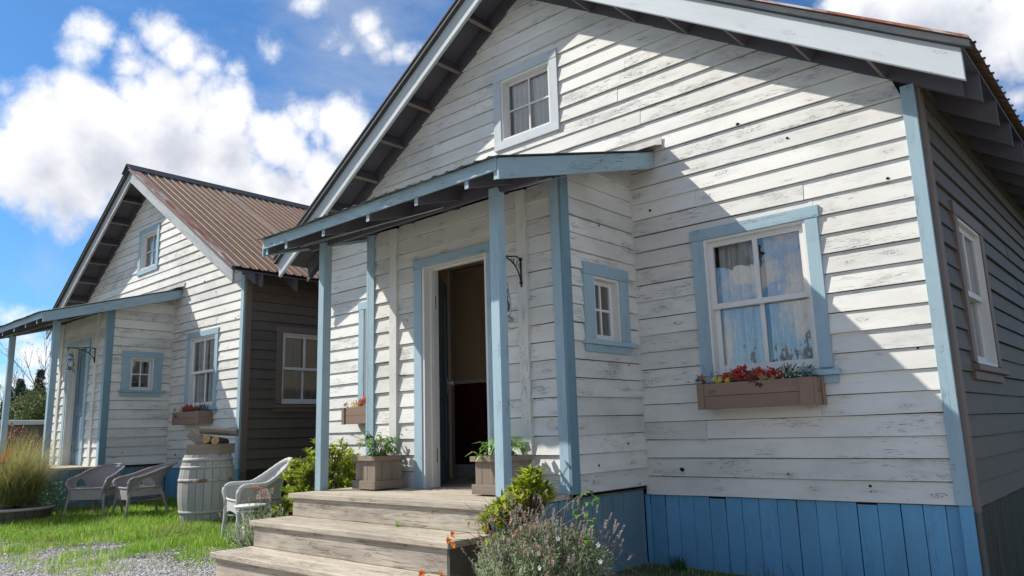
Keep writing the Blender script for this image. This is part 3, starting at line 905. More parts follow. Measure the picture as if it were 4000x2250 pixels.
    window(ws, fr_right, *rgt, M['brown_board'], 'hung', deep=0.04, casing=(0.105, 0.12), head=(0.10, 0.014), sill=(0.50, 1.75, 1.80, 1.845, 0.07, 1.735, 1.62))
    # ---- vestibule
    vt = lambda y: 3.60 + 0.286 * (y - YV)
    vh = [(door[0] - 0.020, door[1] + 0.020, door[2], door[3] + 0.02)]
    vw = wall_full(H, fr_vest, XVL + 0.02, XI - 0.02, 0.94, lambda a: 3.50, vh, th=0.07)
    ZV, EV = 0.968, 0.1503
    siding(vw, fr_vest, lambda z: [(XVL + 0.09, -4.639), (-4.53, -2.936), (-2.833, XI - 0.09)], ZV, 3.53, EV, [(-4.165, -3.295, ZD, 3.05)], M['white'], None, joints=0.5)
    for (x0, x1) in ((-4.639, -4.530), (-2.936, -2.833)):
        mb = MB(); mb.abox(x0, x1, YV - 0.042, YV, ZD, 3.50, g=2); mb.build('batten', M['white'], vw, 0.003)
    for (x0, x1, mtr) in ((XI - 0.092, XI + 0.0, M['trim']), (XVL, XVL + 0.090, M['trim'])):
        mb = MB(); mb.abox(x0, x1, YV - 0.036, YV, ZD, 3.53, g=2); mb.build('corner_board', mtr, vw, 0.003)
    vs = wall_full(H, fr_vside, YV, -0.02, 0.94, lambda a: vt(a), [sml], th=0.07)
    def vclip_piece():
        k = 0
        while ZV + k * EV < 3.86:
            zk = ZV + k * EV; zt = zk + EV
            a_lo = YV + 0.072
            if zt > vt(a_lo):                       # slanted top under the porch roof
                ya = YV + (zk - 3.60) / 0.286
                a_lo2 = max(a_lo, ya + 0.02)
                if a_lo2 < -0.06:
                    yb = max(a_lo2, min(-0.03, YV + (zt - 3.60) / 0.286))
                    mb = MB(); o0, o1 = 0.020, 0.004
                    tl = min(vt(a_lo2), zt); u0 = rnd(0, 50)
                    P = [(a_lo2, zk), (-0.022, zk), (-0.022, min(zt, vt(-0.022))), (yb, min(zt, vt(yb))), (a_lo2, max(zk + 0.002, tl))]
                    mb.face([fr_vside(a, 0.020 - 0.016 * (z - zk) / EV, z) for a, z in P], [(u0 + a, z - zk) for a, z in P])
                    mb.face([fr_vside(a_lo2, 0.020, zk), fr_vside(a_lo2, 0, zk), fr_vside(-0.022, 0, zk), fr_vside(-0.022, 0.020, zk)], [(u0, 0)] * 4)
                    mb.build('clapboard', M['white'], vs)
            else:
                for (c0, c1, z_a, z_b) in (row_cuts(a_lo, -0.022, zk, zt, (sml[0] - .0, sml[1], sml[2], sml[3]))):
                    piece(vs, fr_vside, c0, c1, zk, z_a, z_b, EV, M['white'])
            k += 1
    def row_cuts(a0, a1, zk, zt, h):
        if h[3] <= zk or h[2] >= zt: return [(a0, a1, zk, zt)]
        r_ = [(a0, h[0], zk, zt), (h[1], a1, zk, zt)]
        if h[2] > zk: r_.append((h[0], h[1], zk, h[2]))
        if h[3] < zt: r_.append((h[0], h[1], h[3], zt))
        return r_
    vclip_piece()
    mb = MB(); mb.abox(XI + 0.0005, XI + 0.026, YV - 0.036, YV + 0.070, ZD - 0.002, 3.54, g=2); mb.build('corner_board', M['dull_blue'], vs, 0.003)
    for (y, z, r_) in ((-0.30, 1.33, 0.010), (-0.74, 1.17, 0.010), (-0.55, 3.2, 0.009), (-0.2, 2.0, 0.007)):
        mb = MB(); n = 8
        k = int((z - ZV) / EV); th = 0.006 + 0.020 * (1 - (z - ZV - k * EV) / EV) + 0.004
        mb.prism([fr_vside(y + r_ * math.cos(6.283 * i / n) * rnd(.8, 1.2), th, z + r_ * math.sin(6.283 * i / n) * rnd(.8, 1.2)) for i in range(n)], (-0.003, 0, 0)); mb.build('knot', M['hole'], vs)
    window(vs, fr_vside, *sml, M['trim'], 'four', deep=0.040, casing=(0.140, 0.140), head=(0.103, 0.006), sill=(-0.865, -0.101, 2.148, 2.189, 0.060, 2.087, -0.186), curtain=False)
    vl = wall_sheet(H, fr_vleft, YV, -0.02, 0.94, lambda a: vt(a), [], M['white'], th=0.07)
    mb = MB(); mb.abox(XVL - 0.032, XVL - 0.0005, YV - 0.036, YV + 0.098, ZD - 0.002, 3.53, g=2); mb.build('corner_board', M['trim'], vl, 0.003)
    # ---- door frame
    jb = MB()
    jb.abox(door[0] - 0.030, door[0], YV - 0.030, YV + 0.155, ZD, door[3] + 0.002, g=2); jb.abox(door[1], door[1] + 0.030, YV - 0.030, YV + 0.155, ZD, door[3] + 0.002, g=2)
    jb.abox(door[0] - 0.030, door[1] + 0.030, YV - 0.028, YV + 0.155, door[3] + 0.003, door[3] + 0.03)
    jb.abox(door[0], door[0] + 0.014, YV + 0.05, YV + 0.100, ZD, door[3], g=2); jb.abox(door[0] + .014, door[1], YV + 0.05, YV + 0.100, door[3] - 0.014, door[3])
    df = jb.build('door_frame', M['white_clean'], H, 0.002)
    mb = MB(); mb.abox(-4.272, -4.161, YV - 0.040, YV + 0.001, ZD, 3.024, g=2); mb.build('casing', M['trim'], df, 0.003)
    mb = MB(); mb.abox(-3.299, -3.188, YV - 0.040, YV + 0.001, ZD, 3.024, g=2); mb.build('casing', M['trim'], df, 0.003)
    mb = MB(); mb.abox(-4.280, -3.180, YV - 0.044, YV + 0.001, 3.026, 3.112); mb.build('casing', M['trim'], df, 0.003)
    # ---- porch deck
    dk = MB()
    for x in (-4.9, -3.7, -2.6): dk.abox(x - 0.02, x + 0.02, -1.93, -0.05, 0.70, 0.925)
    dk.abox(-4.93, -2.55, -1.915, -1.885, 0.20, 0.928); dk.abox(-2.545, -2.525, -1.95, -0.03, 0.0, 0.925); dk.abox(-4.94, -4.92, -1.95, -0.03, 0.0, 0.925)
    dkk = dk.build('deck', M['hole'], H)
    y = -1.978; i = 0
    while y < 0.0:
        w_ = 0.143 if i else 0.142
        ov_ = rnd(-0.004, 0.006)
        mb = MB(); x1 = -2.500 + ov_ + (0.012 if y > YV else 0)
        mb.abox(-4.978 - rnd(0, 0.008), x1, y, min(y + w_ - 0.004, -0.002), ZD - 0.040, ZD - (0.012 if y > YV - 0.02 else 0) + rnd(-0.001, 0.001), g=0)
        mb.build('deck_plank', M['tread'], dkk, 0.004)
        y += w_; i += 1
    # strip of plank ends and vertical boards along the deck's right side
    y = -1.93
    while y < -0.02:
        w_ = min(rnd(0.12, 0.17), -0.005 - y)
        mb = MB(); mb.abox(-2.520, -2.503 + rnd(-0.002, 0.003), y, y + w_ - rnd(0.003, 0.007), 0.0, 0.928 - rnd(0, 0.004), g=2); mb.build('skirt_board', M['dull_blue'], dkk, 0.002)
        y += w_
    y = -1.93
    while y < -0.02:
        w_ = min(rnd(0.12, 0.17), -0.005 - y)
        mb = MB(); mb.abox(-4.972, -4.955, y, y + w_ - 0.005, 0.0, 0.928, g=2); mb.build('skirt_board', M['trim'], dkk, 0.002)
        y += w_
    # ---- steps
    st = MB(); st.abox(-4.90, -4.86, -2.30, -1.95, 0.1, 0.72); st.abox(-2.60, -2.56, -2.30, -1.95, 0.1, 0.72); st.abox(-4.90, -4.86, -2.60, -2.30, 0.1, 0.5); st.abox(-2.60, -2.56, -2.60, -2.30, 0.1, 0.5)
    stp = st.build('steps', M['brown_board'], H)
    for (zt, yf, yr, th) in ((0.777, -2.352, -1.945, 0.044), (0.564, -2.690, -2.310, 0.044), (0.352, -3.03, -2.62, 0.044)):
        half = (yf + yr) / 2
        for (a, b_) in ((yf, half - 0.003), (half + 0.003, yr)):
            mb = MB(); mb.abox(-4.972, -2.502, a, b_, zt - th, zt + rnd(-0.001, 0.001), g=0); mb.build('tread', M['tread'], stp, 0.007)
    for (z0_, z1_, y0_) in ((0.778, 0.930, -1.955), (0.566, 0.731, -2.325), (0.354, 0.518, -2.655), (0.10, 0.305, -2.995)):
        mb = MB(); mb.abox(-4.935, -2.540, y0_, y0_ + 0.038, z0_, z1_, g=0); mb.build('riser', M['riser'], stp, 0.003)
    for (y0_, y1_, z1_) in ((-2.322, -1.96, 0.731), (-2.652, -2.33, 0.518), (-2.99, -2.66, 0.305)):
        for q in range(2):
            a = y0_ + (y1_ - y0_) * q / 2; b_ = y0_ + (y1_ - y0_) * (q + 1) / 2
            mb = MB(); mb.abox(-2.545, -2.520, a, b_ - 0.005, 0.0, z1_, g=2); mb.build('skirt_board', M['grey_board'], stp, 0.002)
            mb = MB(); mb.abox(-4.945, -4.925, a, b_ - 0.005, 0.0, z1_, g=2); mb.build('skirt_board', M['brown_board'], stp, 0.002)
    # ---- porch posts and beam
    for x in (-5.003, -2.700):
        mb = MB(); mb.abox(x, x + 0.089, -1.688, -1.599, ZD, 3.335, g=2); mb.build('porch_post', M['trim'], H, 0.004)
    mb = MB(); mb.abox(-5.22, -2.24, -1.655, -1.617, 3.30, 3.40); mb.build('beam', M['soffit'], H)
    # ---- porch roof
    PX0, PX1, PY = -5.275, -2.192, -2.137
    pz = lambda y, t=3.345: t + 0.286 * (y - PY)
    mb = MB()
    mb.hexa([V(PX0 + .03, PY + .02, pz(PY + .02) - 0.03), V(PX1 - .03, PY + .02, pz(PY + .02) - 0.03), V(PX1 - .03, -0.022, pz(-0.022) - 0.03), V(PX0 + .03, -0.022, pz(-0.022) - 0.03),
             V(PX0 + .03, PY + .02, pz(PY + .02) - 0.005), V(PX1 - .03, PY + .02, pz(PY + .02) - 0.005), V(PX1 - .03, -0.022, pz(-0.022) - 0.005), V(PX0 + .03, -0.022, pz(-0.022) - 0.005)])
    pr = mb.build('porch_roof', M['soffit'], H)
    mb = MB(); mb.abox(PX0 - 0.0, PX1 - 0.002, PY - 0.001, PY + 0.019, 3.252, 3.345); mb.build('fascia', M['trim'], pr, 0.002)
    for (x0, x1) in ((PX1 - 0.001, PX1 + 0.019), (PX0 - 0.021, PX0 - 0.001)):
        mb = MB()
        ya, yb = PY + 0.003, -0.024
        mb.hexa([V(x0, ya, pz(ya) - 0.165), V(x1, ya, pz(ya) - 0.165), V(x1, yb, pz(yb) - 0.165), V(x0, yb, pz(yb) - 0.165), V(x0, ya, pz(ya) - 0.010), V(x1, ya, pz(ya) - 0.010), V(x1, yb, pz(yb) - 0.010), V(x0, yb, pz(yb) - 0.010)])
        mb.build('rake_board', M['trim'], pr, 0.002)
    for x in (PX0 + 0.02, -4.919, -4.319, -3.686, -3.081, -2.529, PX1 - 0.045):
        mb = MB(); ya, yb = PY + 0.02, -0.024
        mb.hexa([V(x, ya, pz(ya) - 0.155), V(x + 0.038, ya, pz(ya) - 0.155), V(x + 0.038, yb, pz(yb) - 0.125), V(x, yb, pz(yb) - 0.125), V(x, ya, pz(ya) - 0.031), V(x + 0.038, ya, pz(ya) - 0.031), V(x + 0.038, yb, pz(yb) - 0.031), V(x, yb, pz(yb) - 0.031)])
        mb.build('rafter', M['dull_blue'] if False else M['soffit'], pr)
        mb = MB(); mb.abox(x - 0.001, x + 0.039, PY + 0.0185, PY + 0.0198, pz(PY) - 0.152, pz(PY) - 0.094); mb.build('rafter_end', M['trim'], pr)
    # loose thin battens under the porch roof
    mb = MB(); mb.tube([(-5.2, -2.02, 3.235), (-3.6, -1.72, 3.30), (-2.25, -1.45, 3.37)], 0.007, 5); mb.tube([(-5.0, -1.9, 3.26), (-3.4, -1.45, 3.41), (-2.3, -1.2, 3.46)], 0.006, 5); mb.build('wire', M['tin'], pr)
    # corrugated sheets of the porch roof
    xs0 = PX0 - 0.045; nsh = 5; wsh = (PX1 + 0.045 - xs0) / nsh
    for q in range(nsh):
        mb = MB(); n = 24; lift = rnd(0.0, 0.006); ph = rnd(0, 1)
        xs = [xs0 + wsh * (q + t / n) - (0.03 if t == 0 and q else 0) for t in range(n + 1)]
        def zc(x, q=q, ph=ph): 
            t = ((x - xs0) / 0.14 + ph) % 1.0
            return 0.012 * (1 if t < 0.12 else (1 - (t - 0.12) / 0.08 if t < 0.2 else (0 if t < 0.9 else (t - 0.9) / 0.1)))
        ya, yb = PY - 0.045 - rnd(0, 0.015), 0.0
        for i in range(n):
            x0, x1 = xs[i], xs[i + 1]; l0 = lift + 0.004 + zc(x0); l1 = lift + 0.004 + zc(x1)
            sag = lambda x: 0.004 * math.sin(x * 7.0)
            mb.face([V(x0, ya, pz(ya) + l0 + sag(x0)), V(x1, ya, pz(ya) + l1 + sag(x1)), V(x1, yb, pz(yb) + l1), V(x0, yb, pz(yb) + l0)], [(ya, x0), (ya, x1), (yb, x1), (yb, x0)])
            mb.face([V(x1, ya, pz(ya) + l1 + sag(x1) - 0.003), V(x0, ya, pz(ya) + l0 + sag(x0) - 0.003), V(x0, yb, pz(yb) + l0 - 0.003), V(x1, yb, pz(yb) + l1 - 0.003)], [(ya, x1), (ya, x0), (yb, x0), (yb, x1)])
        mb.build('roof_sheet', M['roof_porch'], pr)
    mb = MB(); mb.hexa([V(PX0 - .04, -0.035, 3.955), V(-2.079, -0.035, 3.955), V(-2.079, -0.0205, 3.955), V(PX0 - .04, -0.0205, 3.955), V(PX0 - .04, -0.026, 4.06), V(-2.079, -0.026, 4.06), V(-2.079, -0.0205, 4.06), V(PX0 - .04, -0.0205, 4.06)])
    mb.hexa([V(PX0 - .04, -0.16, 3.945), V(-2.079, -0.16, 3.945), V(-2.079, -0.022, 3.985), V(PX0 - .04, -0.022, 3.985), V(PX0 - .04, -0.16, 3.948), V(-2.079, -0.16, 3.948), V(-2.079, -0.022, 3.988), V(PX0 - .04, -0.022, 3.988)])
    mb.build('flashing', M['flash'], pr)
    # ---- main roof
    SH = 0.022
    roof = None
    mb = MB()
    for sgn in (-1, 1):
        xe = XA + sgn * (-XA + EX + 0.02)
        a, b_ = (XA, xe) if sgn > 0 else (xe, XA)
        za, zb = roof_z(a, GT - SH), roof_z(b_, GT - SH)
        mb.hexa([V(a, -OV + 0.002, za), V(b_, -OV + 0.002, zb), V(b_, DEPTH + 0.3, zb), V(a, DEPTH + 0.3, za), V(a, -OV + 0.002, za + SH), V(b_, -OV + 0.002, zb + SH), V(b_, DEPTH + 0.3, zb + SH), V(a, DEPTH + 0.3, za + SH)])
    roof = mb.build('roof', M['soffit'], H)
    for sgn in (-1, 1):
        xe = XA + sgn * (-XA + EX); y0_, y1_ = -OV - 0.001, -OV + 0.037
        lo = lambda x: roof_z(x, 6.207); hi = lambda x: roof_z(x, 6.432)
        xc = XA + sgn * 0.001
        P = [(xc, lo(xc)), (xe, lo(xe) - 0.0), (xe, hi(xe)), (xc, hi(xc))]
        if sgn < 0: P = P[::-1]
        mb = MB(); n = 8
        mb.prism([(x, y0_, z) for x, z in P], (0, y1_ - y0_, 0))
        # board grain along the slope
        mb.uv = []
        for fc in mb.f:
            for vi in fc:
                x, y, z = mb.v[vi]; mb.uv.append(((x - XA) * sgn * 1.18, z - lo(x) + (y - y0_)))
        mb.build('bargeboard', M['trim_light'], roof, 0.003)
        # metal rake edge
        mb = MB(); y0_, y1_ = -OV - 0.055, -OV + 0.005; xe2 = xe + sgn * 0.06
        lo2 = lambda x: roof_z(x, 6.436); hi2 = lambda x: roof_z(x, 6.492)
        nseg = 10; pts = [XA + (xe2 - XA) * t / nseg for t in range(nseg + 1)]; jt = [rnd(-0.006, 0.006) for _ in pts]
        for i in range(nseg):
            a, b_ = pts[i], pts[i + 1]; ja, jb2 = jt[i], jt[i + 1]
            if sgn < 0: a, b_, ja, jb2 = b_, a, jb2, ja
            mb.hexa([V(a, y0_, lo2(a) + ja - .004), V(b_, y0_, lo2(b_) + jb2 - .004), V(b_, y1_, lo2(b_)), V(a, y1_, lo2(a)), V(a, y0_ + 0.012, hi2(a) + ja), V(b_, y0_ + 0.012, hi2(b_) + jb2), V(b_, y1_, hi2(b_)), V(a, y1_, hi2(a))])
        mb.build('rake_edge', M['capmetal'], roof)
        mb = MB(); y0_, y1_ = -OV - 0.062, -OV + 0.10
        for i in range(nseg):
            a, b_ = pts[i], pts[i + 1]
            if sgn < 0: a, b_ = b_, a
            mb.hexa([V(a, y0_, roof_z(a, 6.494)), V(b_, y0_, roof_z(b_, 6.494)), V(b_, y1_, roof_z(b_, 6.500)), V(a, y1_, roof_z(a, 6.500)), V(a, y0_, roof_z(a, 6.512)), V(b_, y0_, roof_z(b_, 6.512)), V(b_, y1_, roof_z(b_, 6.506)), V(a, y1_, roof_z(a, 6.506))])
        mb.build('edge_flashing', M['edgemetal'] if sgn > 0 else M['capmetal'], roof)
        # outlookers
        xs = [-2.805, -2.284, -1.763, -1.241, -0.717, -0.204] if sgn > 0 else [-4.138, -4.662, -5.174, -5.680, -6.193, -6.71, -7.22]
        for x in xs:
            mb = MB(); t = 0.019
            zl = roof_z(x, GA - 0.0)
            dx = 0.085 * GS / math.sqrt(1 + GS * GS) * 1.0
            # board stands square to the roof plane
            nx, nz = sgn * GS / math.hypot(1, GS), 1 / math.hypot(1, GS)
            tx, tz = nz, -nx
            h_ = 0.175
            c0 = V(x, -OV + 0.037, zl + 0.004)
            A = V(tx * 0.038 * sgn, 0, tz * 0.038 * sgn); B = V(nx * h_, 0, nz * h_)
            mb.box(c0, A, (0, OV - 0.067, 0), B, g=1); mb.build('outlooker', M['soffit'], roof)
            mb = MB(); mb.box(c0 - V(nx * 0.002, 0, nz * 0.002), A, (0, OV - 0.067, 0), V(nx * 0.0015, 0, nz * 0.0015), g=1); mb.build('outlooker_edge', M['brown_board'], roof)
        # rafter tails at the eave
        y = 0.02
        while y < (6.5 if sgn > 0 else 0.7):
            mb = MB(); xw = XA + sgn * (-XA); xo = XA + sgn * (-XA + EX + 0.015)
            zt = lambda x: roof_z(x, GT - SH - 0.001); q = [V(xw, y, zt(xw) - 0.20), V(xo, y, zt(xo) - 0.20), V(xo, y, zt(xo)), V(xw, y, zt(xw))]
            if sgn < 0: q = q[::-1]
            mb.prism(q, (0, 0.038, 0)); mb.build('rafter_tail', M['soffit'], roof)
            y += 0.60
        # corrugated roofing
        ribp = 0.150; ns = 6 * ribp; y = -OV - 0.05; q = 0; xe3 = XA + sgn * (-XA + 0.452)
        sheets = 10
        for q in range(sheets):
            if sgn < 0 and q > 3: break
            mb = MB()
            ys = []
            for r_ in range(6):
                b0 = y + r_ * ribp
                ys += [(b0, 0.0), (b0 + 0.050, 0.0), (b0 + 0.060, 0.006), (b0 + 0.070, 0.0), (b0 + 0.112, 0.0), (b0 + 0.124, 0.022), (b0 + 0.140, 0.022)]
            ys.append((y + ns, 0.0))
            zt = lambda x: roof_z(x, 6.492)
            xr = XA + sgn * 0.01
            for (y0_, h0), (y1_, h1) in zip(ys[:-1], ys[1:]):
                F = [V(xe3, y0_, zt(xe3) + h0), V(xe3, y1_, zt(xe3) + h1), V(xr, y1_, zt(xr) + h1), V(xr, y0_, zt(xr) + h0)]
                uv_ = [(4.5, y0_), (4.5, y1_), (0, y1_), (0, y0_)]
                if sgn < 0: F = F[::-1]; uv_ = uv_[::-1]
                mb.face(F, uv_)
            mb.build('roof_sheet', M['roof'], roof)
            if q == 2 and sgn > 0:
                mb = MB(); mb.hexa([V(xe3, y, zt(xe3) + .021), V(xe3, y + .035, zt(xe3) + .021), V(xr, y + .035, zt(xr) + .021), V(xr, y, zt(xr) + .021), V(xe3, y, zt(xe3) + .024), V(xe3, y + .035, zt(xe3) + .024), V(xr, y + .035, zt(xr) + .024), V(xr, y, zt(xr) + .024)])
                mb.build('seam_strip', M['roof_light'], roof)
            y += ns
        # screw heads in rows, joined
        if sgn > 0:
            mb = MB()
            for row in range(7):
                xx = XA + 0.35 + row * 0.64
                for i in range(38):
                    yy = -OV - 0.05 + (i + 0.5) * ribp + rnd(-0.01, 0.01); zz = roof_z(xx, 6.494)
                    mb.lathe((xx, yy, zz), [(0.013, -0.004), (0.012, 0.006), (0.0, 0.010)], 6)
            mb.build('screws', M['capmetal'], roof, kind='stuff')
    # ridge cap
    mb = MB()
    for sgn in (-1, 1):
        x1 = XA + sgn * 0.20; q = [V(XA, -OV - 0.09, 6.555), V(x1, -OV - 0.09, roof_z(x1, 6.525)), V(x1, DEPTH, roof_z(x1, 6.525)), V(XA, DEPTH, 6.555)]
        if sgn < 0: q = q[::-1]
        mb.prism(q, (0, 0, -0.012))
    mb.build('ridge_cap', M['capmetal'], roof)
    # ---- interior: floor, ceiling, partitions
    mb = MB()
    mb.abox(XL + .1, -0.1, 0.12, DEPTH - 0.1, 0.93, 0.958); mb.abox(XL + .1, -0.1, 0.10, DEPTH - 0.1, 3.42, 3.46); mb.build('inner_floor', M['dark_inside'], H)
    mb = MB(); mb.abox(XVL + .08, XI - .08, YV + 0.075, 0.12, 0.955, ZD); mb.build('inner_floor', M['tread'], H)
    mb = MB(); mb.abox(XVL + .08, XI - .08, YV + 0.075, 0.12, 3.28, 3.30); mb.build('ceiling', M['beige'], H)
    pt = MB()
    pt.abox(-6.2, -4.882, 0.42, 0.46, 2.04, 3.42, g=2); pt.abox(-4.900, -4.880, 0.461, 2.6, 2.04, 3.42, g=2); pt.abox(-4.9, -2.4, 2.6, 2.64, 2.04, 3.42)
    ptn = pt.build('partition', M['beige'], H)
    pt = MB(); pt.abox(-6.2, -4.880, 0.418, 0.46, 1.10, 2.04, g=2); pt.abox(-4.900, -4.878, 0.461, 2.6, 1.10, 2.04, g=2); pt.abox(-4.9, -2.4, 2.598, 2.64, 1.1, 2.04); pt.build('wainscot', M['wine'], ptn)
    pt = MB(); pt.abox(-6.2, -4.872, 0.400, 0.418, 2.02, 2.06); pt.abox(-4.878, -4.865, 0.418, 2.6, 2.02, 2.06); pt.build('chair_rail', M['white_clean'], ptn)
    pt = MB(); pt.abox(-6.2, -4.872, 0.405, 0.418, 0.96, 1.10); pt.abox(-4.878, -4.868, 0.418, 2.6, 0.96, 1.10); pt.build('baseboard', M['white_clean'], ptn)
    pt = MB(); pt.abox(-2.40, -2.36, 0.10, 2.6, 0.96, 3.42); pt.abox(-6.24, -6.2, 0.10, 0.46, 0.96, 3.42); pt.build('partition', M['dark_inside'], H)
    # vestibule inner lining
    pt = MB(); pt.abox(XVL + .075, XVL + .09, YV + 0.075, -0.06, ZD, 3.28); pt.abox(XI - .09, XI - .075, YV + 0.075, -0.75, ZD, 3.28); pt.abox(XI - .09, XI - .075, -0.27, 0.1, ZD, 3.28); pt.build('inner_lining', M['beige'], H)
    return H


def make_door(par, angle, handle_side=1):
    """door leaf hinged on its left edge; local x along the leaf"""
    mb = MB(); w_, h_, t = 0.792, 2.035, 0.042
    st_ = 0.115
    mb.abox(0, st_, 0, t, 0, h_, g=2); mb.abox(w_ - st_, w_, 0, t, 0, h_, g=2)
    for (a, b_) in ((0, 0.22), (0.84, 1.02), (h_ - 0.13, h_)): mb.abox(st_, w_ - st_, 0, t, a, b_, g=0)
    mb.abox(st_, w_ - st_, 0.012, t - 0.012, 0.22, 0.84, g=2); mb.abox(st_, w_ - st_, 0.012, t - 0.012, 1.02, h_ - 0.13, g=2)
    for (a, b_) in ((0.26, 0.80), (1.06, h_ - 0.17)): mb.abox(st_ + .04, w_ - st_ - .04, 0.006, t - 0.006, a, b_, g=2)
    d = mb.build('door', M['door'], par, 0.003)
    d.location = (-4.128, YV + 0.104, ZD + 0.008); d.rotation_euler = (0, 0, angle)
    for z in (0.28, 1.72):
        mb = MB(); mb.abox(-0.004, -0.001, 0.002, 0.040, z - 0.055, z + 0.055); mb.tube([(-0.003, -0.006, z - 0.062), (-0.003, -0.006, z + 0.062)], 0.008, 8)
        mb.abox(0.0, 0.045, -0.003, 0.0, z - 0.055, z + 0.055); mb.build('hinge', M['brass'], d)
    mb = MB(); mb.abox(w_ - 0.085, w_ - 0.035, -0.004, 0.0, 0.88, 1.04); mb.lathe((0, 0, 0), [(0.001, 0), (0.012, 0.0), (0.010, 0.03), (0.028, 0.045), (0.028, 0.06), (0.0, 0.07)], 14)
    n0 = 6 * 1
    # turn the lathed knob to stand out from the leaf
    vs_ = mb.v; start = 24
    for i in range(start, len(vs_)):
        x, y, z = vs_[i]; vs_[i] = (w_ - 0.06 + x, -0.004 - z, 0.99 + y)
    mb.build('handle', M['knob'], d)
    return d


M['door'] = wood('blue_door_paint', (0.15, 0.235, 0.29), crack=0.05, knots=0, grime=0.15, tint=(0.1, 0.18, 0.22), nails=False, grain=0.05, scuff=(0.15, 0.25, 0.33))
H1 = build_house()
H2 = copy_tree(H1)
for ch in list(H2.children):
    if ch.name.startswith('steps'):
        for c2 in list(ch.children): bpy.data.objects.remove(c2)
        bpy.data.objects.remove(ch)
        continue
    if ch.name.startswith(('porch_post', 'beam')): ch.location = (0, -0.15, -0.03)   # this porch is a little deeper
H2.location = (-9.532, 0.013, 0.122)
H1['category'] = 'house'; H2['category'] = 'house'
H1['label'] = 'near white clapboard house with its blue door standing open above three wooden steps'
H2['label'] = 'farther white clapboard house with rusty brown metal roof beside the barrel of firewood'
H1['group'] = H2['group'] = 'matching white gabled houses side by side'
def descend(o):
    for c in o.children:
        yield c
        yield from descend(c)


M['barge_old'] = wood('peeled_grey_bargeboard', (0.40, 0.42, 0.43), crack=0.9, knots=0.5, grime=0.9, tint=(0.26, 0.25, 0.24), grain=0.5, bumpk=0.8, patch=0.4)
for c in descend(H2):
    if c.name.startswith('bargeboard'): c.material_slots[0].link = 'OBJECT'; c.material_slots[0].material = M['barge_old']
for c in descend(H2):            # shade on the farther attic window put in as a darker trim colour
    if c.name.startswith('casing') and c.data.materials[0] == M['trim_light']:
        c.material_slots[0].link = 'OBJECT'; c.material_slots[0].material = M['trim']
make_door(H1, R(128))
make_door(H2, R(2))


# ------------------------------------------------------------------ ground
def gz(x, y):
    return 0.29 - 0.0135 * max(x, -40) + 0.02 * min(max(y, -12), 0)


def gzn(x, y):
    return 0.29 - 0.0135 * np.maximum(x, -40) + 0.02 * np.clip(y, -12, 0)


n = 90
gx = np.concatenate([np.linspace(-900, -30, 14)[:-1], np.linspace(-30, 8, n), np.linspace(8, 900, 14)[1:]])
gy = np.concatenate([np.linspace(-900, -14, 14)[:-1], np.linspace(-14, 12, 60), np.linspace(12, 900, 14)[1:]])
mbv = []; mbf = []
for j, y in enumerate(gy):
    for i, x in enumerate(gx):
        near = 1.0 if (-30 < x < 8 and -14 < y < 12) else 0
        mbv.append((x, y, gz(x, y) + near * 0.010 * (math.sin(x * 1.7 + y * 2.1) + math.sin(x * 0.9 - y * 1.3 + 2)) - 0.012))
nx_ = len(gx)
for j in range(len(gy) - 1):
    for i in range(nx_ - 1):
        a = j * nx_ + i; mbf.append((a, a + 1, a + 1 + nx_, a + nx_))
me = bpy.data.meshes.new('ground'); me.from_pydata(mbv, [], mbf); me.update()
mt, N, b, out = newmat('earth_and_grit')
t = N.node('ShaderNodeTexCoord')
n1 = N.noise(t.outputs['Object'], 0.9, 6, 0.6); n2 = N.noise(t.outputs['Object'], 30, 6, 0.7); n3 = N.noise(t.outputs['Object'], 6, 5, 0.6)
# gravel lies towards the track in front of the houses, turf near the walls
sx = N.node('ShaderNodeSeparateXYZ'); N.l.new(t.outputs['Object'], sx.inputs[0])
dist = N.math('ADD', N.math('MULTIPLY', sx.outputs[0], 0.296), N.math('MULTIPLY_ADD', sx.outputs[1], -1.0, 2.5))
msk = N.ramp(N.math('ADD', dist, N.math('MULTIPLY', N.math('SUBTRACT', n1, 0.5), 2.0)), 2.35, 3.3)
turf = N.mix(n2, (0.05, 0.07, 0.02), (0.12, 0.12, 0.05)); grav = N.mix(n2, (0.27, 0.245, 0.21), (0.48, 0.45, 0.41))
grav = N.mix(N.math('MULTIPLY', N.ramp(n3, 0.5, 0.7), 0.5), grav, (0.16, 0.17, 0.07))
N.l.new(N.mix(msk, turf, grav), b.inputs['Base Color']); setb(b, rough=0.95); bump(N, b, n2, 0.7, 0.02)
me.materials.append(mt)
g_ = link('ground', me, None, 0, kind='structure')


def vnoise(x, y, s, seed=0):
    """smooth value noise, vectorised"""
    x = x * s + seed * 17.3; y = y * s + seed * 9.1
    xi_, yi_ = np.floor(x), np.floor(y); fx, fy = x - xi_, y - yi_
    fx = fx * fx * (3 - 2 * fx); fy = fy * fy * (3 - 2 * fy)
    h = lambda a, b: np.modf(np.abs(np.sin(a * 127.1 + b * 311.7 + seed) * 43758.5453))[0]
    return (h(xi_, yi_) * (1 - fx) + h(xi_ + 1, yi_) * fx) * (1 - fy) + (h(xi_, yi_ + 1) * (1 - fx) + h(xi_ + 1, yi_ + 1) * fx) * fy


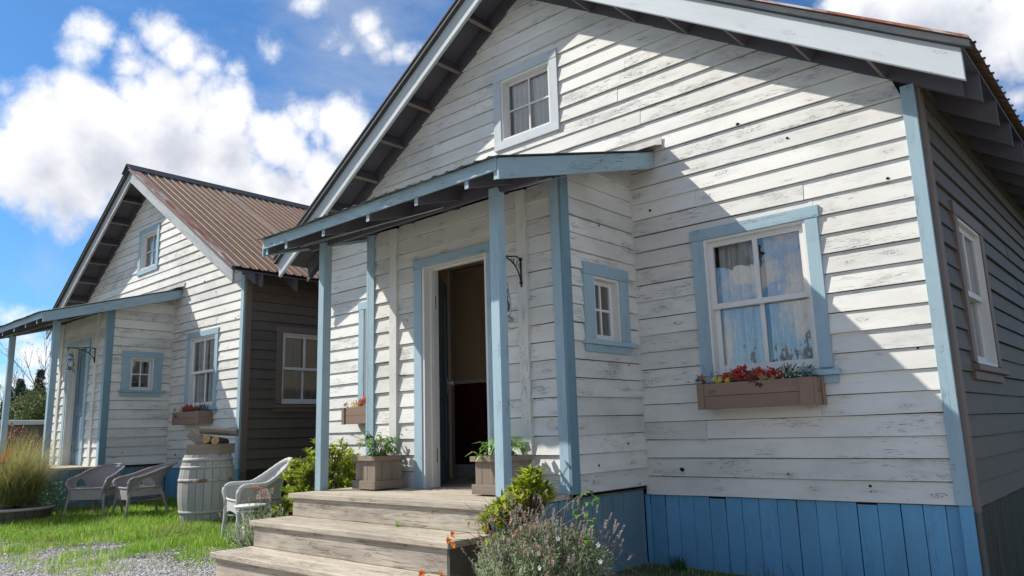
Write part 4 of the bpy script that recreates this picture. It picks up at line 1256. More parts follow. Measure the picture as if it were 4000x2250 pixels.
def grass_field(name, x, y, hgt, wid, mats, tuft=None, **props):
    """three-vertex-pair blades at the given points, one mesh"""
    n = len(x); z = gzn(x, y) - 0.015
    az = rng.uniform(0, 2 * np.pi, n); lean = rng.uniform(0.05, 0.6, n)
    dx, dy = np.cos(az), np.sin(az); px, py = -dy, dx
    pts = np.zeros((n, 5, 3))
    base = np.stack([x, y, z], 1); side = np.stack([px, py, np.zeros(n)], 1) * wid[:, None] * 0.5
    m1 = base + np.stack([dx * hgt * lean * 0.3, dy * hgt * lean * 0.3, hgt * 0.55], 1)
    tip = base + np.stack([dx * hgt * lean, dy * hgt * lean, hgt * (1 - 0.25 * lean)], 1)
    pts[:, 0] = base - side; pts[:, 1] = base + side; pts[:, 2] = m1 + side * 0.8; pts[:, 3] = m1 - side * 0.8; pts[:, 4] = tip
    me = bpy.data.meshes.new(name)
    me.vertices.add(n * 5); me.vertices.foreach_set('co', pts.ravel())
    idx = (np.arange(n) * 5)[:, None]
    loops = np.concatenate([idx + np.array([0, 1, 2, 3]), idx + np.array([3, 2, 4])], 1).ravel()
    me.loops.add(n * 7); me.loops.foreach_set('vertex_index', loops.astype(np.int32))
    st = np.stack([np.arange(n) * 7, np.arange(n) * 7 + 4], 1).ravel()
    me.polygons.add(n * 2); me.polygons.foreach_set('loop_start', st.astype(np.int32))
    me.update(calc_edges=True)
    for q in mats: me.materials.append(q)
    return link(name, me, None, 0, **props)


def inhouse(x, y):
    a = (x > XL - 0.02) & (x < 0.03) & (y > -0.01) & (y < DEPTH)
    a |= (x > -4.98) & (x < -2.50) & (y > -3.05) & (y <= 0)
    a |= (x > XL - 9.55) & (x < -9.50) & (y > 0.0) & (y < DEPTH)
    a |= (x > -14.52) & (x < -12.0) & (y > -3.0) & (y <= 0)
    return a


n = 420000
x = -5.0 - 20 * rng.uniform(0, 1, n) ** 1.25; y = rng.uniform(-4.6, 1.4, n)
g = 0.296 * x - y + 2.5 + (vnoise(x, y, 1.3, 1) - 0.5) * 1.5 + (vnoise(x, y, 5, 2) - 0.5) * 1.3
keep = rng.uniform(0, 1, n) < np.clip(1.0 - (g - 2.1) / 1.25, 0.02, 1.0) ** 1.5
keep &= ~inhouse(x, y)
x, y, g = x[keep], y[keep], g[keep]
hg = rng.uniform(0.025, 0.085, len(x)) * (0.6 + 0.9 * vnoise(x, y, 1.7, 4)) * np.clip(1.25 - (g - 2.2) * 0.4, 0.3, 1.25)
nearwall = np.clip(1 - np.abs(y + 0.12) / 0.35, 0, 1); hg *= 1 + 1.1 * nearwall * rng.uniform(0, 1, len(x))
grass_field('lawn_grass', x, y, hg, rng.uniform(0.003, 0.009, len(x)), [M['grass']], kind='stuff', label='short green lawn thinning out into gravel in front of the houses')
# coarse grass and weeds along the blue skirting of the near house
x = rng.uniform(-2.45, 0.9, 2600); y = -0.05 - rng.uniform(0, 1, 2600) ** 1.5 * 0.9
grass_field('wall_weeds', x, y, rng.uniform(0.02, 0.07, 2600), rng.uniform(0.003, 0.006, 2600), [M['grass']], kind='stuff')
x = rng.uniform(-1.5, 0.3, 60); y = -0.06 - rng.uniform(0, 1, 60) * 0.35
grass_field('tall_grass', x, y, rng.uniform(0.08, 0.24, 60), rng.uniform(0.004, 0.007, 60), [M['boxgreen']], kind='stuff')
x = rng.uniform(0.1, 4, 6000); y = rng.uniform(-3, 3, 6000)
grass_field('side_grass', x, y, rng.uniform(0.03, 0.10, 6000), rng.uniform(0.003, 0.007, 6000), [M['grass']], kind='stuff')


mb = MB(); nc_ = 0
while nc_ < 5200:
    x0_, y0_ = -5.1 - 9 * random.random() ** 1.2, rnd(-3.3, -0.1)
    if math.sin(x0_ * 2.3 + 1) * math.sin(y0_ * 3.1) + rnd(-.6, .6) < 0.25 or 0.296 * x0_ - y0_ > 0.5: continue
    if -14.5 < x0_ < -12 and y0_ > -2.0: continue
    z0_ = gz(x0_, y0_) + rnd(.015, .05); a0_ = rnd(0, 6.28); s0_ = rnd(.010, .020)
    for k in range(3):
        a_ = a0_ + k * 2.09; mb.leaf((x0_, y0_, z0_), (math.cos(a_), math.sin(a_), rnd(.1, .5)), (0, 0, 1), s0_, s0_ * .9, .1)
    nc_ += 1
mb.build('clover', M['broad'], None, kind='stuff')


def stones(name, n, xr, yr, smin, smax, gate, **props):
    x = xr[0] + (xr[1] - xr[0]) * rng.uniform(0, 1, n); y = rng.uniform(yr[0], yr[1], n)
    g = 0.296 * x - y + 2.5 + (vnoise(x, y, 1.3, 1) - 0.5) * 1.5 + (vnoise(x, y, 5, 3) - 0.5) * 1.3
    keep = (g > gate + rng.uniform(-0.5, 0.6, n)) & ~inhouse(x, y); x, y = x[keep], y[keep]; n = len(x)
    base = np.array([(1, 0, 0), (-1, 0, 0), (0, 1, 0), (0, -1, 0), (0, 0, 1), (0, 0, -1)], float)
    fcs = np.array([(0, 2, 4), (2, 1, 4), (1, 3, 4), (3, 0, 4), (2, 0, 5), (1, 2, 5), (3, 1, 5), (0, 3, 5)])
    s = rng.uniform(smin, smax, (n, 1, 3)) * np.array([1, 1, 0.55])
    P = base[None] * s * rng.uniform(0.75, 1.2, (n, 6, 1))
    a = rng.uniform(0, 2 * np.pi, n); ca, sa = np.cos(a)[:, None], np.sin(a)[:, None]
    Q = P.copy(); Q[:, :, 0] = P[:, :, 0] * ca - P[:, :, 1] * sa; Q[:, :, 1] = P[:, :, 0] * sa + P[:, :, 1] * ca
    Q += np.stack([x, y, gzn(x, y) + 0.002], 1)[:, None]
    me = bpy.data.meshes.new(name)
    me.vertices.add(n * 6); me.vertices.foreach_set('co', Q.ravel())
    loops = (np.arange(n)[:, None, None] * 6 + fcs[None]).ravel()
    me.loops.add(n * 24); me.loops.foreach_set('vertex_index', loops.astype(np.int32))
    me.polygons.add(n * 8); me.polygons.foreach_set('loop_start', (np.arange(n * 8) * 3).astype(np.int32))
    me.update(calc_edges=True); me.materials.append(M['stone'])
    return link(name, me, None, 0, **props)


stones('gravel', 90000, (-14, -4.5), (-4.2, -0.8), 0.004, 0.013, 2.75, kind='stuff')
stones('pebbles', 5000, (-14, -4.5), (-4.2, -0.8), 0.010, 0.026, 2.6, kind='stuff')

# ------------------------------------------------------------------ barrel, crate, firewood
def make_barrel(c, hgt=0.885, r0=0.272, r1=0.360):
    B = empty('barrel', c, category='barrel', label='whitewashed wooden barrel with a rusty band, a crate of firewood on top')
    ns = 22
    def rad(t): return r0 + (r1 - r0) * math.sin(math.pi * (0.06 + 0.88 * t)) ** 0.8
    for k in range(ns):
        mb = MB(); a0 = 2 * math.pi * k / ns + 0.008; a1 = 2 * math.pi * (k + 1) / ns - 0.008
        nz = 10; w_ = rnd(-0.002, 0.002); u0 = rnd(0, 20)
        for i in range(nz):
            t0, t1 = i / nz, (i + 1) / nz
            ra, rb = rad(t0) + w_, rad(t1) + w_
            p = lambda r_, a, t: V(r_ * math.cos(a), r_ * math.sin(a), t * hgt)
            mb.face([p(ra, a0, t0), p(ra, a1, t0), p(rb, a1, t1), p(rb, a0, t1)], [(u0 + t0 * hgt, 0), (u0 + t0 * hgt, .09), (u0 + t1 * hgt, .09), (u0 + t1 * hgt, 0)], 0, False)
            mb.face([p(ra - .025, a1, t0), p(ra - .025, a0, t0), p(rb - .025, a0, t1), p(rb - .025, a1, t1)], [(u0, 0)] * 4)
            mb.face([p(ra - .025, a0, t0), p(ra, a0, t0), p(rb, a0, t1), p(rb - .025, a0, t1)], [(u0, 0)] * 4)
            mb.face([p(ra, a1, t0), p(ra - .025, a1, t0), p(rb - .025, a1, t1), p(rb, a1, t1)], [(u0, 0)] * 4)
        mb.face([V((rad(1) + w_) * math.cos(a0), (rad(1) + w_) * math.sin(a0), hgt), V((rad(1) + w_) * math.cos(a1), (rad(1) + w_) * math.sin(a1), hgt), V((rad(1) - .025) * math.cos(a1), (rad(1) - .025) * math.sin(a1), hgt), V((rad(1) - .025) * math.cos(a0), (rad(1) - .025) * math.sin(a0), hgt)], [(u0, 0)] * 4)
        mb.build('stave', M['barrel'], B)
    for (t, w_, mm) in ((0.93, 0.05, M['hoop_plain']), (0.82, 0.035, M['hoop_plain']), (0.63, 0.042, M['hoop']), (0.17, 0.04, M['hoop_plain'])):
        mb = MB(); mb.lathe((0, 0, 0), [(rad(t - w_ / 2 / hgt) - .003, t * hgt - w_ / 2), (rad(t - w_ / 2 / hgt) + .005, t * hgt - w_ / 2), (rad(t + w_ / 2 / hgt) + .005, t * hgt + w_ / 2), (rad(t + w_ / 2 / hgt) - .003, t * hgt + w_ / 2)], 44)
        mb.build('hoop', mm, B)
    mb = MB()
    for i in range(7):
        x0 = -0.25 + i * 0.0715; hh = math.sqrt(max(0.0001, 0.26 ** 2 - max(abs(x0), abs(x0 + .07)) ** 2))
        mb.abox(x0, x0 + 0.069, -hh, hh, hgt - 0.05, hgt - 0.03, g=1)
    mb.build('lid', M['barrel'], B)
    return B


BC = (-8.85, -0.82)
bz = gz(*BC) - 0.01
barrel = make_barrel((BC[0], BC[1], bz))
barrel.rotation_euler = (0, 0, 0.3)
# crate on the barrel
ct = empty('crate', (BC[0] + 0.03, BC[1] + 0.02, bz + 0.887), category='crate', label='small grey wooden crate holding split logs on top of the barrel')
ct.rotation_euler = (0, 0, R(-20) + R(48))
for (a, b_, c, d) in ((-0.24, 0.24, -0.17, -0.155), (-0.24, 0.24, 0.155, 0.17)):
    mb = MB(); mb.abox(a, b_, c, d, 0.0, 0.135, g=0); mb.build('plank', M['planter'], ct)
for (a, b_) in ((-0.255, -0.24), (0.24, 0.255)):
    mb = MB(); mb.abox(a, b_, -0.17, 0.17, 0, 0.135, g=1); mb.build('plank', M['planter'], ct)
mb = MB(); mb.abox(-0.24, 0.24, -0.155, 0.155, 0.0, 0.012); mb.build('bottom', M['planter'], ct)


def log(c, axis, L, r_, split, lab, mats):
    """a log of firewood: round or split into a wedge"""
    mb = MB(); ax = V(*axis); ax /= np.linalg.norm(ax); e1 = np.cross(ax, V(0, 0, 1)); e1 /= np.linalg.norm(e1); e2 = np.cross(e1, ax)
    n = 14; prof = []
    for k in range(n):
        a = 2 * math.pi * k / n
        rr = r_ * rnd(0.93, 1.05)
        x_, y_ = rr * math.cos(a), rr * math.sin(a)
        if split: y_ = min(y_, 0.25 * r_ + 0.1 * x_); x_ = max(x_, -0.55 * r_)
        prof.append((x_, y_))
    c = V(*c)
    A = [c - ax * L / 2 + e1 * x_ + e2 * y_ for x_, y_ in prof]; B_ = [c + ax * L / 2 + (e1 * x_ + e2 * y_) * rnd(0.97, 1.0) for x_, y_ in prof]
    u0 = rnd(0, 20)
    for k in range(n):
        k2 = (k + 1) % n; mb.face([A[k], A[k2], B_[k2], B_[k]], [(u0, k * .03), (u0, k * .03 + .03), (u0 + L, k * .03 + .03), (u0 + L, k * .03)], 0)
    mb.face(A[::-1], None, 1); mb.face(B_, None, 1)
    o = mb.build('log', mats, None, category='firewood', label=lab)
    return o


ccx, ccy, ccz = BC[0] + 0.03, BC[1] + 0.02, bz + 0.887
vr = V(0.744, 0.668, 0)            # along the front of the crate
vf = V(0.668, -0.744, 0)
def cp(a, d, z): return V(ccx, ccy, ccz) + vr * a + vf * d + V(0, 0, z)
log(cp(0.03, 0.06, 0.185), vf + V(0, 0, 0.1), 0.36, 0.055, False, 'round log with a pale cut end, left of two lying in the crate', [M['bark'], M['log_end']])
log(cp(0.15, 0.07, 0.165), vf + V(0, 0, 0.08), 0.36, 0.056, False, 'round log with a pale ringed end, right of two lying in the crate', [M['bark'], M['log_end']])
log(cp(-0.13, 0.0, 0.20), V(-0.62, -0.5, 0.62), 0.36, 0.095, True, 'split wedge of firewood leaning out over the left side of the crate', [M['log'], M['log']])
log(cp(0.10, -0.03, 0.325), vr + V(0, 0, -0.10), 0.50, 0.080, True, 'grey split log lying across the top of the other firewood', [M['log'], M['log']])


# ------------------------------------------------------------------ wicker chairs
def make_chair(name, loc, face, style, label, group=None):
    """armchair whose front looks along -y locally"""
    wm, cm = (M['wicker_white'], M['cane_white']) if style == 'white' else (M['wicker_grey'], M['cane_grey'])
    C = empty(name, loc, category='armchair', label=label)
    if group: C['group'] = group
    C.rotation_euler = (0, 0, face)
    sz, sw, sd = (0.43, 0.56, 0.50) if style == 'white' else (0.42, 0.50, 0.47)
    armh, backh = (0.60, 0.86) if style == 'white' else (0.57, 0.74)
    # seat
    mb = MB(); n = 16
    def seatp(u, v):
        w_ = sw * (0.5 + 0.0 * v); x = (u - 0.5) * 2 * (sw * 0.5 * (1 - 0.22 * v ** 2)); y = -sd / 2 + v * sd
        return V(x, y, sz - 0.015 * math.sin(math.pi * u) * math.sin(math.pi * v) + 0.0015 * math.sin(u * 60))
    for i in range(n):
        for j in range(8):
            u0, u1, v0, v1 = i / n, (i + 1) / n, j / 8, (j + 1) / 8
            mb.face([seatp(u0, v0), seatp(u1, v0), seatp(u1, v1), seatp(u0, v1)], [(u0 * sw, v0 * sd), (u1 * sw, v0 * sd), (u1 * sw, v1 * sd), (u0 * sw, v1 * sd)], 0, True)
    mb.build('seat', wm, C)
    # apron under the seat, front and sides, scalloped
    mb = MB(); drop = 0.15 if style == 'white' else 0.145; N_ = 64
    path = []
    for i in range(N_ + 1):
        t = i / N_
        if t < 0.28: q = t / 0.28; path.append((-sw / 2 * (1 - 0.22 * (1 - q) ** 2), sd / 2 - q * sd))
        elif t < 0.72: q = (t - 0.28) / 0.44; path.append((-sw / 2 + q * sw, -sd / 2 - 0.02 * math.sin(math.pi * q)))
        else: q = (t - 0.72) / 0.28; path.append((sw / 2 * (1 - 0.22 * q ** 2), -sd / 2 + q * sd))
    L = 0
    for i in range(N_):
        (x0, y0), (x1, y1) = path[i], path[i + 1]; dl = math.hypot(x1 - x0, y1 - y0)
        rib = lambda k: 1 + (0.012 if k % 2 else 0.0)
        t = (i + .5) / N_
        dz = drop * (1 - (0.45 if style == 'white' else 0.0) * math.sin(math.pi * min(1, max(0, (t - .28) / .44))) ** 1.0 * 0.6) if 0.28 < t < 0.72 else drop * 0.7
        mb.face([(x0 * rib(i), y0 * rib(i), sz - dz), (x1 * rib(i + 1), y1 * rib(i + 1), sz - dz), (x1 * rib(i + 1), y1 * rib(i + 1), sz + .01), (x0 * rib(i), y0 * rib(i), sz + .01)], [(L, 0), (L + dl, 0), (L + dl, dz), (L, dz)], 0, True)
        L += dl
    mb.tube([(p[0] * 1.01, p[1] * 1.01, sz + 0.012) for p in path[::3]], 0.014, 8)
    mb.build('apron', wm, C)
    # arms and back: one sweeping shell, open in front
    NS = 96; NT_ = 12
    def plan(s, t):
        """s in -1..1 around from the left arm front to the right arm front; t height fraction"""
        a = s * math.pi * 0.5
        k = abs(s)
        rx = sw / 2 * (1.0 + 0.10 * t); ry = sd / 2
        if k > 0.45:                                   # straight arm
            q = (k - 0.45) / 0.55; x = math.copysign(rx * (1.02 + 0.02 * t), s); y = ry * 0.25 - q * (ry * 1.22)
            x *= (0.90 + 0.12 * q)
        else:
            a = (s / 0.45) * math.pi / 2; x = rx * 0.92 * math.sin(a); y = ry * 0.25 + ry * 0.85 * math.cos(a)
        flare = (0.12 if style == 'white' else 0.22) * t * t * (1 - min(1, k / 0.75)) if k < 0.75 else 0
        y += flare
        if k > 0.8: y -= 0.02 * t
        return x, y
    def toph(s):
        k = abs(s)
        if k > 0.92: return armh - (k - 0.92) / 0.08 * 0.035
        q = min(1, k / (0.62 if style == 'white' else 0.9))
        return armh + (backh - armh) * (0.5 + 0.5 * math.cos(math.pi * q)) ** (1.0 if style == 'white' else 0.9)
    def sp(s, t, off=0.0):
        x, y = plan(s, t); return V(x * (1 + off), y * (1 + off), sz - 0.02 + (toph(s) - sz + 0.02) * t)
    mb = MB(); L = 0
    for i in range(NS):
        s0, s1 = -1 + 2 * i / NS, -1 + 2 * (i + 1) / NS; sm_ = abs((s0 + s1) / 2)
        for j in range(NT_):
            t0, t1 = j / NT_, (j + 1) / NT_; tm = (t0 + t1) / 2
            zz = (toph(sm_) - sz) * tm
            # arched opening low in each side
            cx_, w_, h_ = (0.56, 0.17, 0.145) if style == 'white' else (0.58, 0.22, 0.150)
            if ((sm_ - cx_) / w_) ** 2 + (zz / h_) ** 2 < 1: continue
            o0 = 0.010 if i % 2 else 0.0; o1 = 0.010 if (i + 1) % 2 else 0.0
            mb.face([sp(s0, t0, o0), sp(s1, t0, o1), sp(s1, t1, o1), sp(s0, t1, o0)], [(L, t0 * .4), (L + .02, t0 * .4), (L + .02, t1 * .4), (L, t1 * .4)], 0, True)
        L += 0.022
    mb.build('backrest', wm, C)
    mb = MB(); rr = 0.030 if style == 'white' else 0.016
    pts = [sp(-1 + 2 * i / 60, 1.0) for i in range(61)]
    mb.tube(pts, [rr * (1.0 if 3 < i < 57 else 0.9) * (1.05 if i % 2 else 0.95) for i in range(61)], 10)
    mb.build('rim', wm, C)
    # rims of the side openings
    for sg in (-1, 1):
        mb = MB(); pts = []
        for i in range(13):
            a = math.pi * i / 12; k = cx_ + w_ * math.cos(a); zz = h_ * math.sin(a)
            t = zz / (toph(k) - sz); pts.append(sp(sg * k, min(1, t), 0.005))
        mb.tube(pts, 0.011, 6); mb.build('opening_rim', wm, C)
        # arm front edge down to the leg
        mb = MB(); x, y = plan(sg, 1); w2 = sp(sg, 1.0)
        mb.tube([w2, w2 + V(0, -0.012, -0.04), (sg * sw / 2, -sd / 2 - .01, sz + 0.02), (sg * sw / 2, -sd / 2 - .005, sz - 0.10)], 0.028 if style == 'white' else 0.018, 8); mb.build('arm_front', wm, C)
    for (sx_, sy_) in ((-1, -1), (1, -1), (-1, 1), (1, 1)):
        mb = MB(); x = sx_ * sw / 2 * (1 if sy_ < 0 else 0.72); y = sy_ * sd / 2 * 0.97
        spl = 0.03 if style == 'white' else 0.05
        r0_ = 0.030 if style == 'white' else 0.020
        n = 12
        mb.tube([(x + sx_ * spl * t / n, y + sy_ * (spl + (0.06 if sy_ > 0 else 0)) * t / n, (sz - 0.06) * (1 - t / n)) for t in range(n + 1)], [r0_ * (1.25 if t < 3 else 1.0) * (1 - 0.2 * t / n) * (1.06 if t % 2 else 1) for t in range(n + 1)], 8)
        mb.build('leg', wm if style == 'white' else cm, C)
    mb = MB()
    mb.tube([(-sw / 2, -sd / 2, 0.26), (0, -0.02, 0.24), (sw / 2 * .72, sd / 2, 0.26)], 0.012, 6); mb.tube([(sw / 2, -sd / 2, 0.26), (0, -0.02, 0.25), (-sw / 2 * .72, sd / 2, 0.26)], 0.012, 6)
    mb.build('brace', cm, C)
    return C


def gl_(x, y, dz=0.0): return (x, y, gz(x, y) - 0.01 + dz)


make_chair('wicker_chair', gl_(-10.86, -1.48), R(38), 'grey', 'grey wicker armchair facing the viewer, nearer the big grass planter', 'faded grey wicker armchairs in front of the farther house')
make_chair('wicker_chair', gl_(-10.22, -1.12), R(-4), 'grey', 'grey wicker armchair turned side on, between the other grey chair and the barrel', 'faded grey wicker armchairs in front of the farther house')
wc = make_chair('wicker_chair', gl_(-6.98, -1.16), R(-14), 'white', 'white painted wicker armchair with high curved back beside the steps')
wc.scale = (0.98, 1.0, 0.99)

# stool
sx0, sy0 = -6.44, -1.52
S = empty('side_stool', gl_(sx0, sy0), category='stool', label='small round white cane stool in front of the white wicker chair')
mb = MB(); mb.lathe((0, 0, 0.425), [(0.0, 0.012), (0.13, 0.012), (0.15, 0.004), (0.15, -0.012), (0.13, -0.02), (0.0, -0.02)], 28); mb.build('seat', M['cane_white'], S)
mb = MB(); mb.tube([(0.155 * math.cos(a), 0.155 * math.sin(a), 0.425) for a in np.linspace(0, 2 * math.pi, 29)], 0.012, 6, caps=False)
mb.tube([(0.12 * math.cos(a), 0.12 * math.sin(a), 0.375) for a in np.linspace(0, 2 * math.pi, 25)], 0.009, 6, caps=False); mb.build('ring', M['cane_white'], S)
for k in range(4):
    a = k * math.pi / 2 + 0.4; c_, s_ = math.cos(a), math.sin(a)
    mb = MB(); mb.tube([(0.13 * c_, 0.13 * s_, 0.41), (0.08 * c_, 0.08 * s_, 0.30), (0.06 * c_, 0.06 * s_, 0.20), (0.09 * c_, 0.09 * s_, 0.10), (0.16 * c_, 0.16 * s_, 0.0)], [0.012, 0.012, 0.018, 0.014, 0.012], 8); mb.build('leg', M['cane_white'], S)
mb = MB(); mb.tube([(0.07 * math.cos(a), 0.07 * math.sin(a), 0.20) for a in np.linspace(0, 2 * math.pi, 17)], 0.015, 6, caps=False); mb.build('binding', M['cane_white'], S)


# ------------------------------------------------------------------ plants
def rosette_shrub(name, loc, pts, label, cat='shrub', nleaf=13, L=0.085, Wd=0.026, mats=None, stems_to=None):
    """pts: list of (x, y, z, scale) rosette centres, local"""
    Rt = empty(name, loc, category=cat, label=label)
    ml = MB(); ms = MB()
    for (x, y, z, s) in pts:
        out_ = V(x * 1.2, y * 1.2, 0.35 + abs(z) * 0.5); out_ /= np.linalg.norm(out_)
        ns = nleaf
        low = z < -0.1 or s < 0.8
        for k in range(ns):
            a = 2.4 * k + rnd(-.3, .3); el = rnd(0.1, 0.9)
            d = V(math.cos(a) * math.cos(el), math.sin(a) * math.cos(el), math.sin(el)) + out_ * 0.5
            ml.leaf((x + rnd(-.01, .01), y + rnd(-.01, .01), z - 0.03 * k / ns), d, (0, 0, 1), L * s * rnd(0.7, 1.15), Wd * s * rnd(0.8, 1.2), rnd(0.05, 0.35), 1 if (k < 3 and random.random() < .6) else 0)
        ms.tube([(x * 0.25, y * 0.25, min(0, z - 0.5)) if False else (x * 0.35, y * 0.35, z * 0.35 - 0.15), (x, y, z)], [0.008, 0.004], 4, caps=False)
    ml.build('foliage', mats or [M['azalea'], M['azalea_old']], Rt)
    ms.build('stems', M['stem'], Rt)
    return Rt


def ell_pts(n, rx, ry, rz, top=1.0, inner=0.55, lump=0.15):
    P = []
    ph = [rnd(0, 6.28) for _ in range(4)]
    while len(P) < n:
        d = V(random.gauss(0, 1), random.gauss(0, 1), random.gauss(0, 1)); d /= np.linalg.norm(d)
        if d[2] < -0.35: continue
        k = rnd(inner, 1.0) ** 0.6 * (1 + lump * math.sin(3 * d[0] + ph[0]) * math.sin(4 * d[2] + ph[1]) + lump * math.sin(5 * d[1] + ph[2]))
        P.append((d[0] * rx * k, d[1] * ry * k, d[2] * rz * k, rnd(0.8, 1.15)))
    return P


zc = gz(-6.1, -0.95)
# big shrub left of the steps: a tall main mound and lower skirts
P = [(p[0] + 0.20, p[1], p[2] + 0.52, p[3]) for p in ell_pts(360, 0.52, 0.46, 0.50)] + [(p[0] - 0.36, p[1] - 0.05, p[2] + 0.16, p[3]) for p in ell_pts(160, 0.34, 0.34, 0.32)] + [(p[0] + 0.62, p[1] + 0.05, p[2] + 0.42, p[3] * .9) for p in ell_pts(110, 0.30, 0.3, 0.42)]
rosette_shrub('leafy_shrub', (-6.22, -0.85, zc), P, 'bushy yellow green shrub growing left of the steps behind the porch post')


def lavender(loc, n, rad, hgt, label, spikes=0.5, name='lavender_bush', cat='shrub', extra=None, seedside=None):
    Rt = empty(name, loc, category=cat, label=label)
    ml = MB(); ms = MB(); mf = MB()
    for i in range(n):
        a = rnd(0, 6.283); q = math.sqrt(rnd(0, 1)); x0, y0 = 0.35 * rad * q * math.cos(a), 0.35 * rad * q * math.sin(a)
        lean = q * rnd(0.6, 1.15); hh = hgt * rnd(0.45, 1.0) * (1.0 - 0.42 * q * q)
        tip = V(x0 + rad * lean * math.cos(a) * 0.75, y0 + rad * lean * math.sin(a) * 0.75, hh)
        mid = V(x0 * 1.5 + rad * lean * math.cos(a) * 0.42 + rnd(-.03, .03), y0 * 1.5 + rad * lean * math.sin(a) * 0.42 + rnd(-.03, .03), hh * 0.52)
        ms.tube([(x0, y0, 0), mid, tip], [0.0035, 0.0025, 0.0015], 3, caps=False)
        nl = 34
        for k in range(nl):
            t = 0.25 + 0.72 * k / nl; p = mid * (1 - abs(2 * t - 1)) + (V(x0, y0, 0) * (1 - 2 * t) if t < .5 else tip * (2 * t - 1))
            b_ = rnd(0, 6.283); d = V(math.cos(b_), math.sin(b_), rnd(0.3, 1.2))
            ml.leaf(p, d, (0, 0, 1), rnd(0.025, 0.052), rnd(0.005, 0.009), 0.1)
        if random.random() < spikes:
            ext = rnd(0.05, 0.16); d = tip - mid; d /= np.linalg.norm(d); d = d + V(rnd(-.2, .2), rnd(-.2, .2), 0.2); d /= np.linalg.norm(d)
            e = tip + d * ext; ms.tube([tip, e], [0.0014, 0.0012], 3, caps=False)
            for k in range(30):
                t = k / 30; b_ = rnd(0, 6.283); o = V(math.cos(b_), math.sin(b_), 0.5)
                mf.leaf(e + d * (t * 0.05), o, (0, 0, 1), rnd(0.009, 0.014), 0.009, 0.1)
    ml.build('foliage', M['lavleaf'], Rt, kind='stuff'); ms.build('stems', M['stem'], Rt, kind='stuff')
    if mf.v: mf.build('flower_spikes', M['lavflower'], Rt, kind='stuff')
    return Rt


def petal_flower(mb, c, nrm, r_, npet, wid, mi=0, cup=0.3):
    nrm = V(*nrm); nrm /= np.linalg.norm(nrm); e1 = np.cross(nrm, V(0.3, 0.1, 1)); e1 /= np.linalg.norm(e1); e2 = np.cross(nrm, e1)
    for k in range(npet):
        a = 2 * math.pi * k / npet + rnd(-.1, .1); d = e1 * math.cos(a) + e2 * math.sin(a) + nrm * cup
        mb.leaf(c, d, nrm, r_ * rnd(0.85, 1.1), wid, 0.1, mi)


# lavender beside the shrub
lavender((-6.02, -1.62, gz(-6.1, -1.6)), 130, 0.36, 0.52, 'low grey green lavender clump between the white stool and the steps', 0.25)
fl = empty('orange_flowers', (-6.28, -1.50, gz(-6.3, -1.5)), category='flowers', label='small cluster of orange blooms beside the white wicker chair')
mb = MB(); ms = MB()
for i in range(26):
    p = V(rnd(-.10, .10), rnd(-.10, .10), rnd(0.48, 0.62)); petal_flower(mb, p, (rnd(-.5, .5), rnd(-1, 0), rnd(.2, 1)), rnd(0.010, 0.018), 6, 0.010)
    ms.tube([(p[0] * .3, p[1] * .3, 0), p], 0.0018, 3, caps=False)
mb.build('petals', M['orange'], fl); ms.build('stems', M['stem'], fl)
mb = MB()
for i in range(60): mb.leaf((rnd(-.1, .1), rnd(-.1, .1), rnd(.1, .4)), (rnd(-1, 1), rnd(-1, 1), rnd(0, 1)), (0, 0, 1), rnd(.04, .08), .014, .2)
mb.build('foliage', M['azalea_old'], fl)

# right-hand planting: half barrel with lavender, azalea and strays
hb = empty('half_barrel_planter', (-1.88, -2.14, gz(-1.9, -2.1) - 0.01), category='planter', label='weathered half barrel at the foot of the lavender right of the steps')
for k in range(20):
    a0 = 2 * math.pi * k / 20 + .01; a1 = 2 * math.pi * (k + 1) / 20 - .01; mb = MB()
    p = lambda r_, a, z: V(r_ * math.cos(a), r_ * math.sin(a), z)
    mb.hexa([p(.30, a0, 0), p(.33, a0, 0), p(.33, a1, 0), p(.30, a1, 0), p(.36, a0, .26), p(.39, a0, .26), p(.39, a1, .26), p(.36, a1, .26)]); mb.build('stave', M['planter'], hb)
mb = MB(); mb.lathe((0, 0, 0), [(.345, .07), (.352, .07), (.358, .11), (.350, .11)], 30); mb.build('hoop', M['hoop'], hb)
mb = MB(); mb.lathe((0, 0, 0), [(0, .22), (.36, .21)], 20); mb.build('soil', M['soil'], hb)
lz = gz(-1.9, -2.1) + 0.20
lavender((-1.90, -2.14, lz), 1050, 0.385, 0.50, 'dense grey green lavender bush with faded flower spikes right of the steps', 0.20)
P = [(p[0], p[1], p[2], p[3]) for p in ell_pts(34, 0.13, 0.13, 0.12)] + [(p[0] - 0.14, p[1] - 0.10, p[2] - 0.18, p[3]) for p in ell_pts(40, 0.14, 0.13, 0.12)] + [(p[0] - 0.17, p[1] - 0.08, p[2] - 0.36, .8) for p in ell_pts(22, 0.10, 0.12, 0.14)]
rosette_shrub('azalea', (-2.08, -2.02, 1.08), P, 'bright yellow green shrub rising above the lavender against the porch post', nleaf=16, L=0.085, Wd=0.022)
ex = empty('dry_stems', (-1.90, -2.15, lz), category='plant', label='reddish brown withered leaves and stalks among the lavender')
mb = MB(); ms = MB()
for i in range(120):
    a = rnd(-.30, .32); p = V(a + rnd(-.03, .03), rnd(-.32, -.05), rnd(0.05, 0.52)); mb.leaf(p, (rnd(-1, 1), rnd(-1, 1), rnd(-1, .4)), (0, 0, 1), rnd(.03, .075), rnd(.015, .032), .4)
for i in range(16): ms.tube([(rnd(-.1, .1), rnd(-.1, .1), 0), (rnd(-.2, .2), rnd(-.3, .1), .3), (rnd(-.35, .35), rnd(-.4, .1), rnd(.45, .62))], [.004, .003, .0015], 4, caps=False)
mb.build('leaves', M['dry'], ex); ms.build('stems', M['cane_grey'], ex)
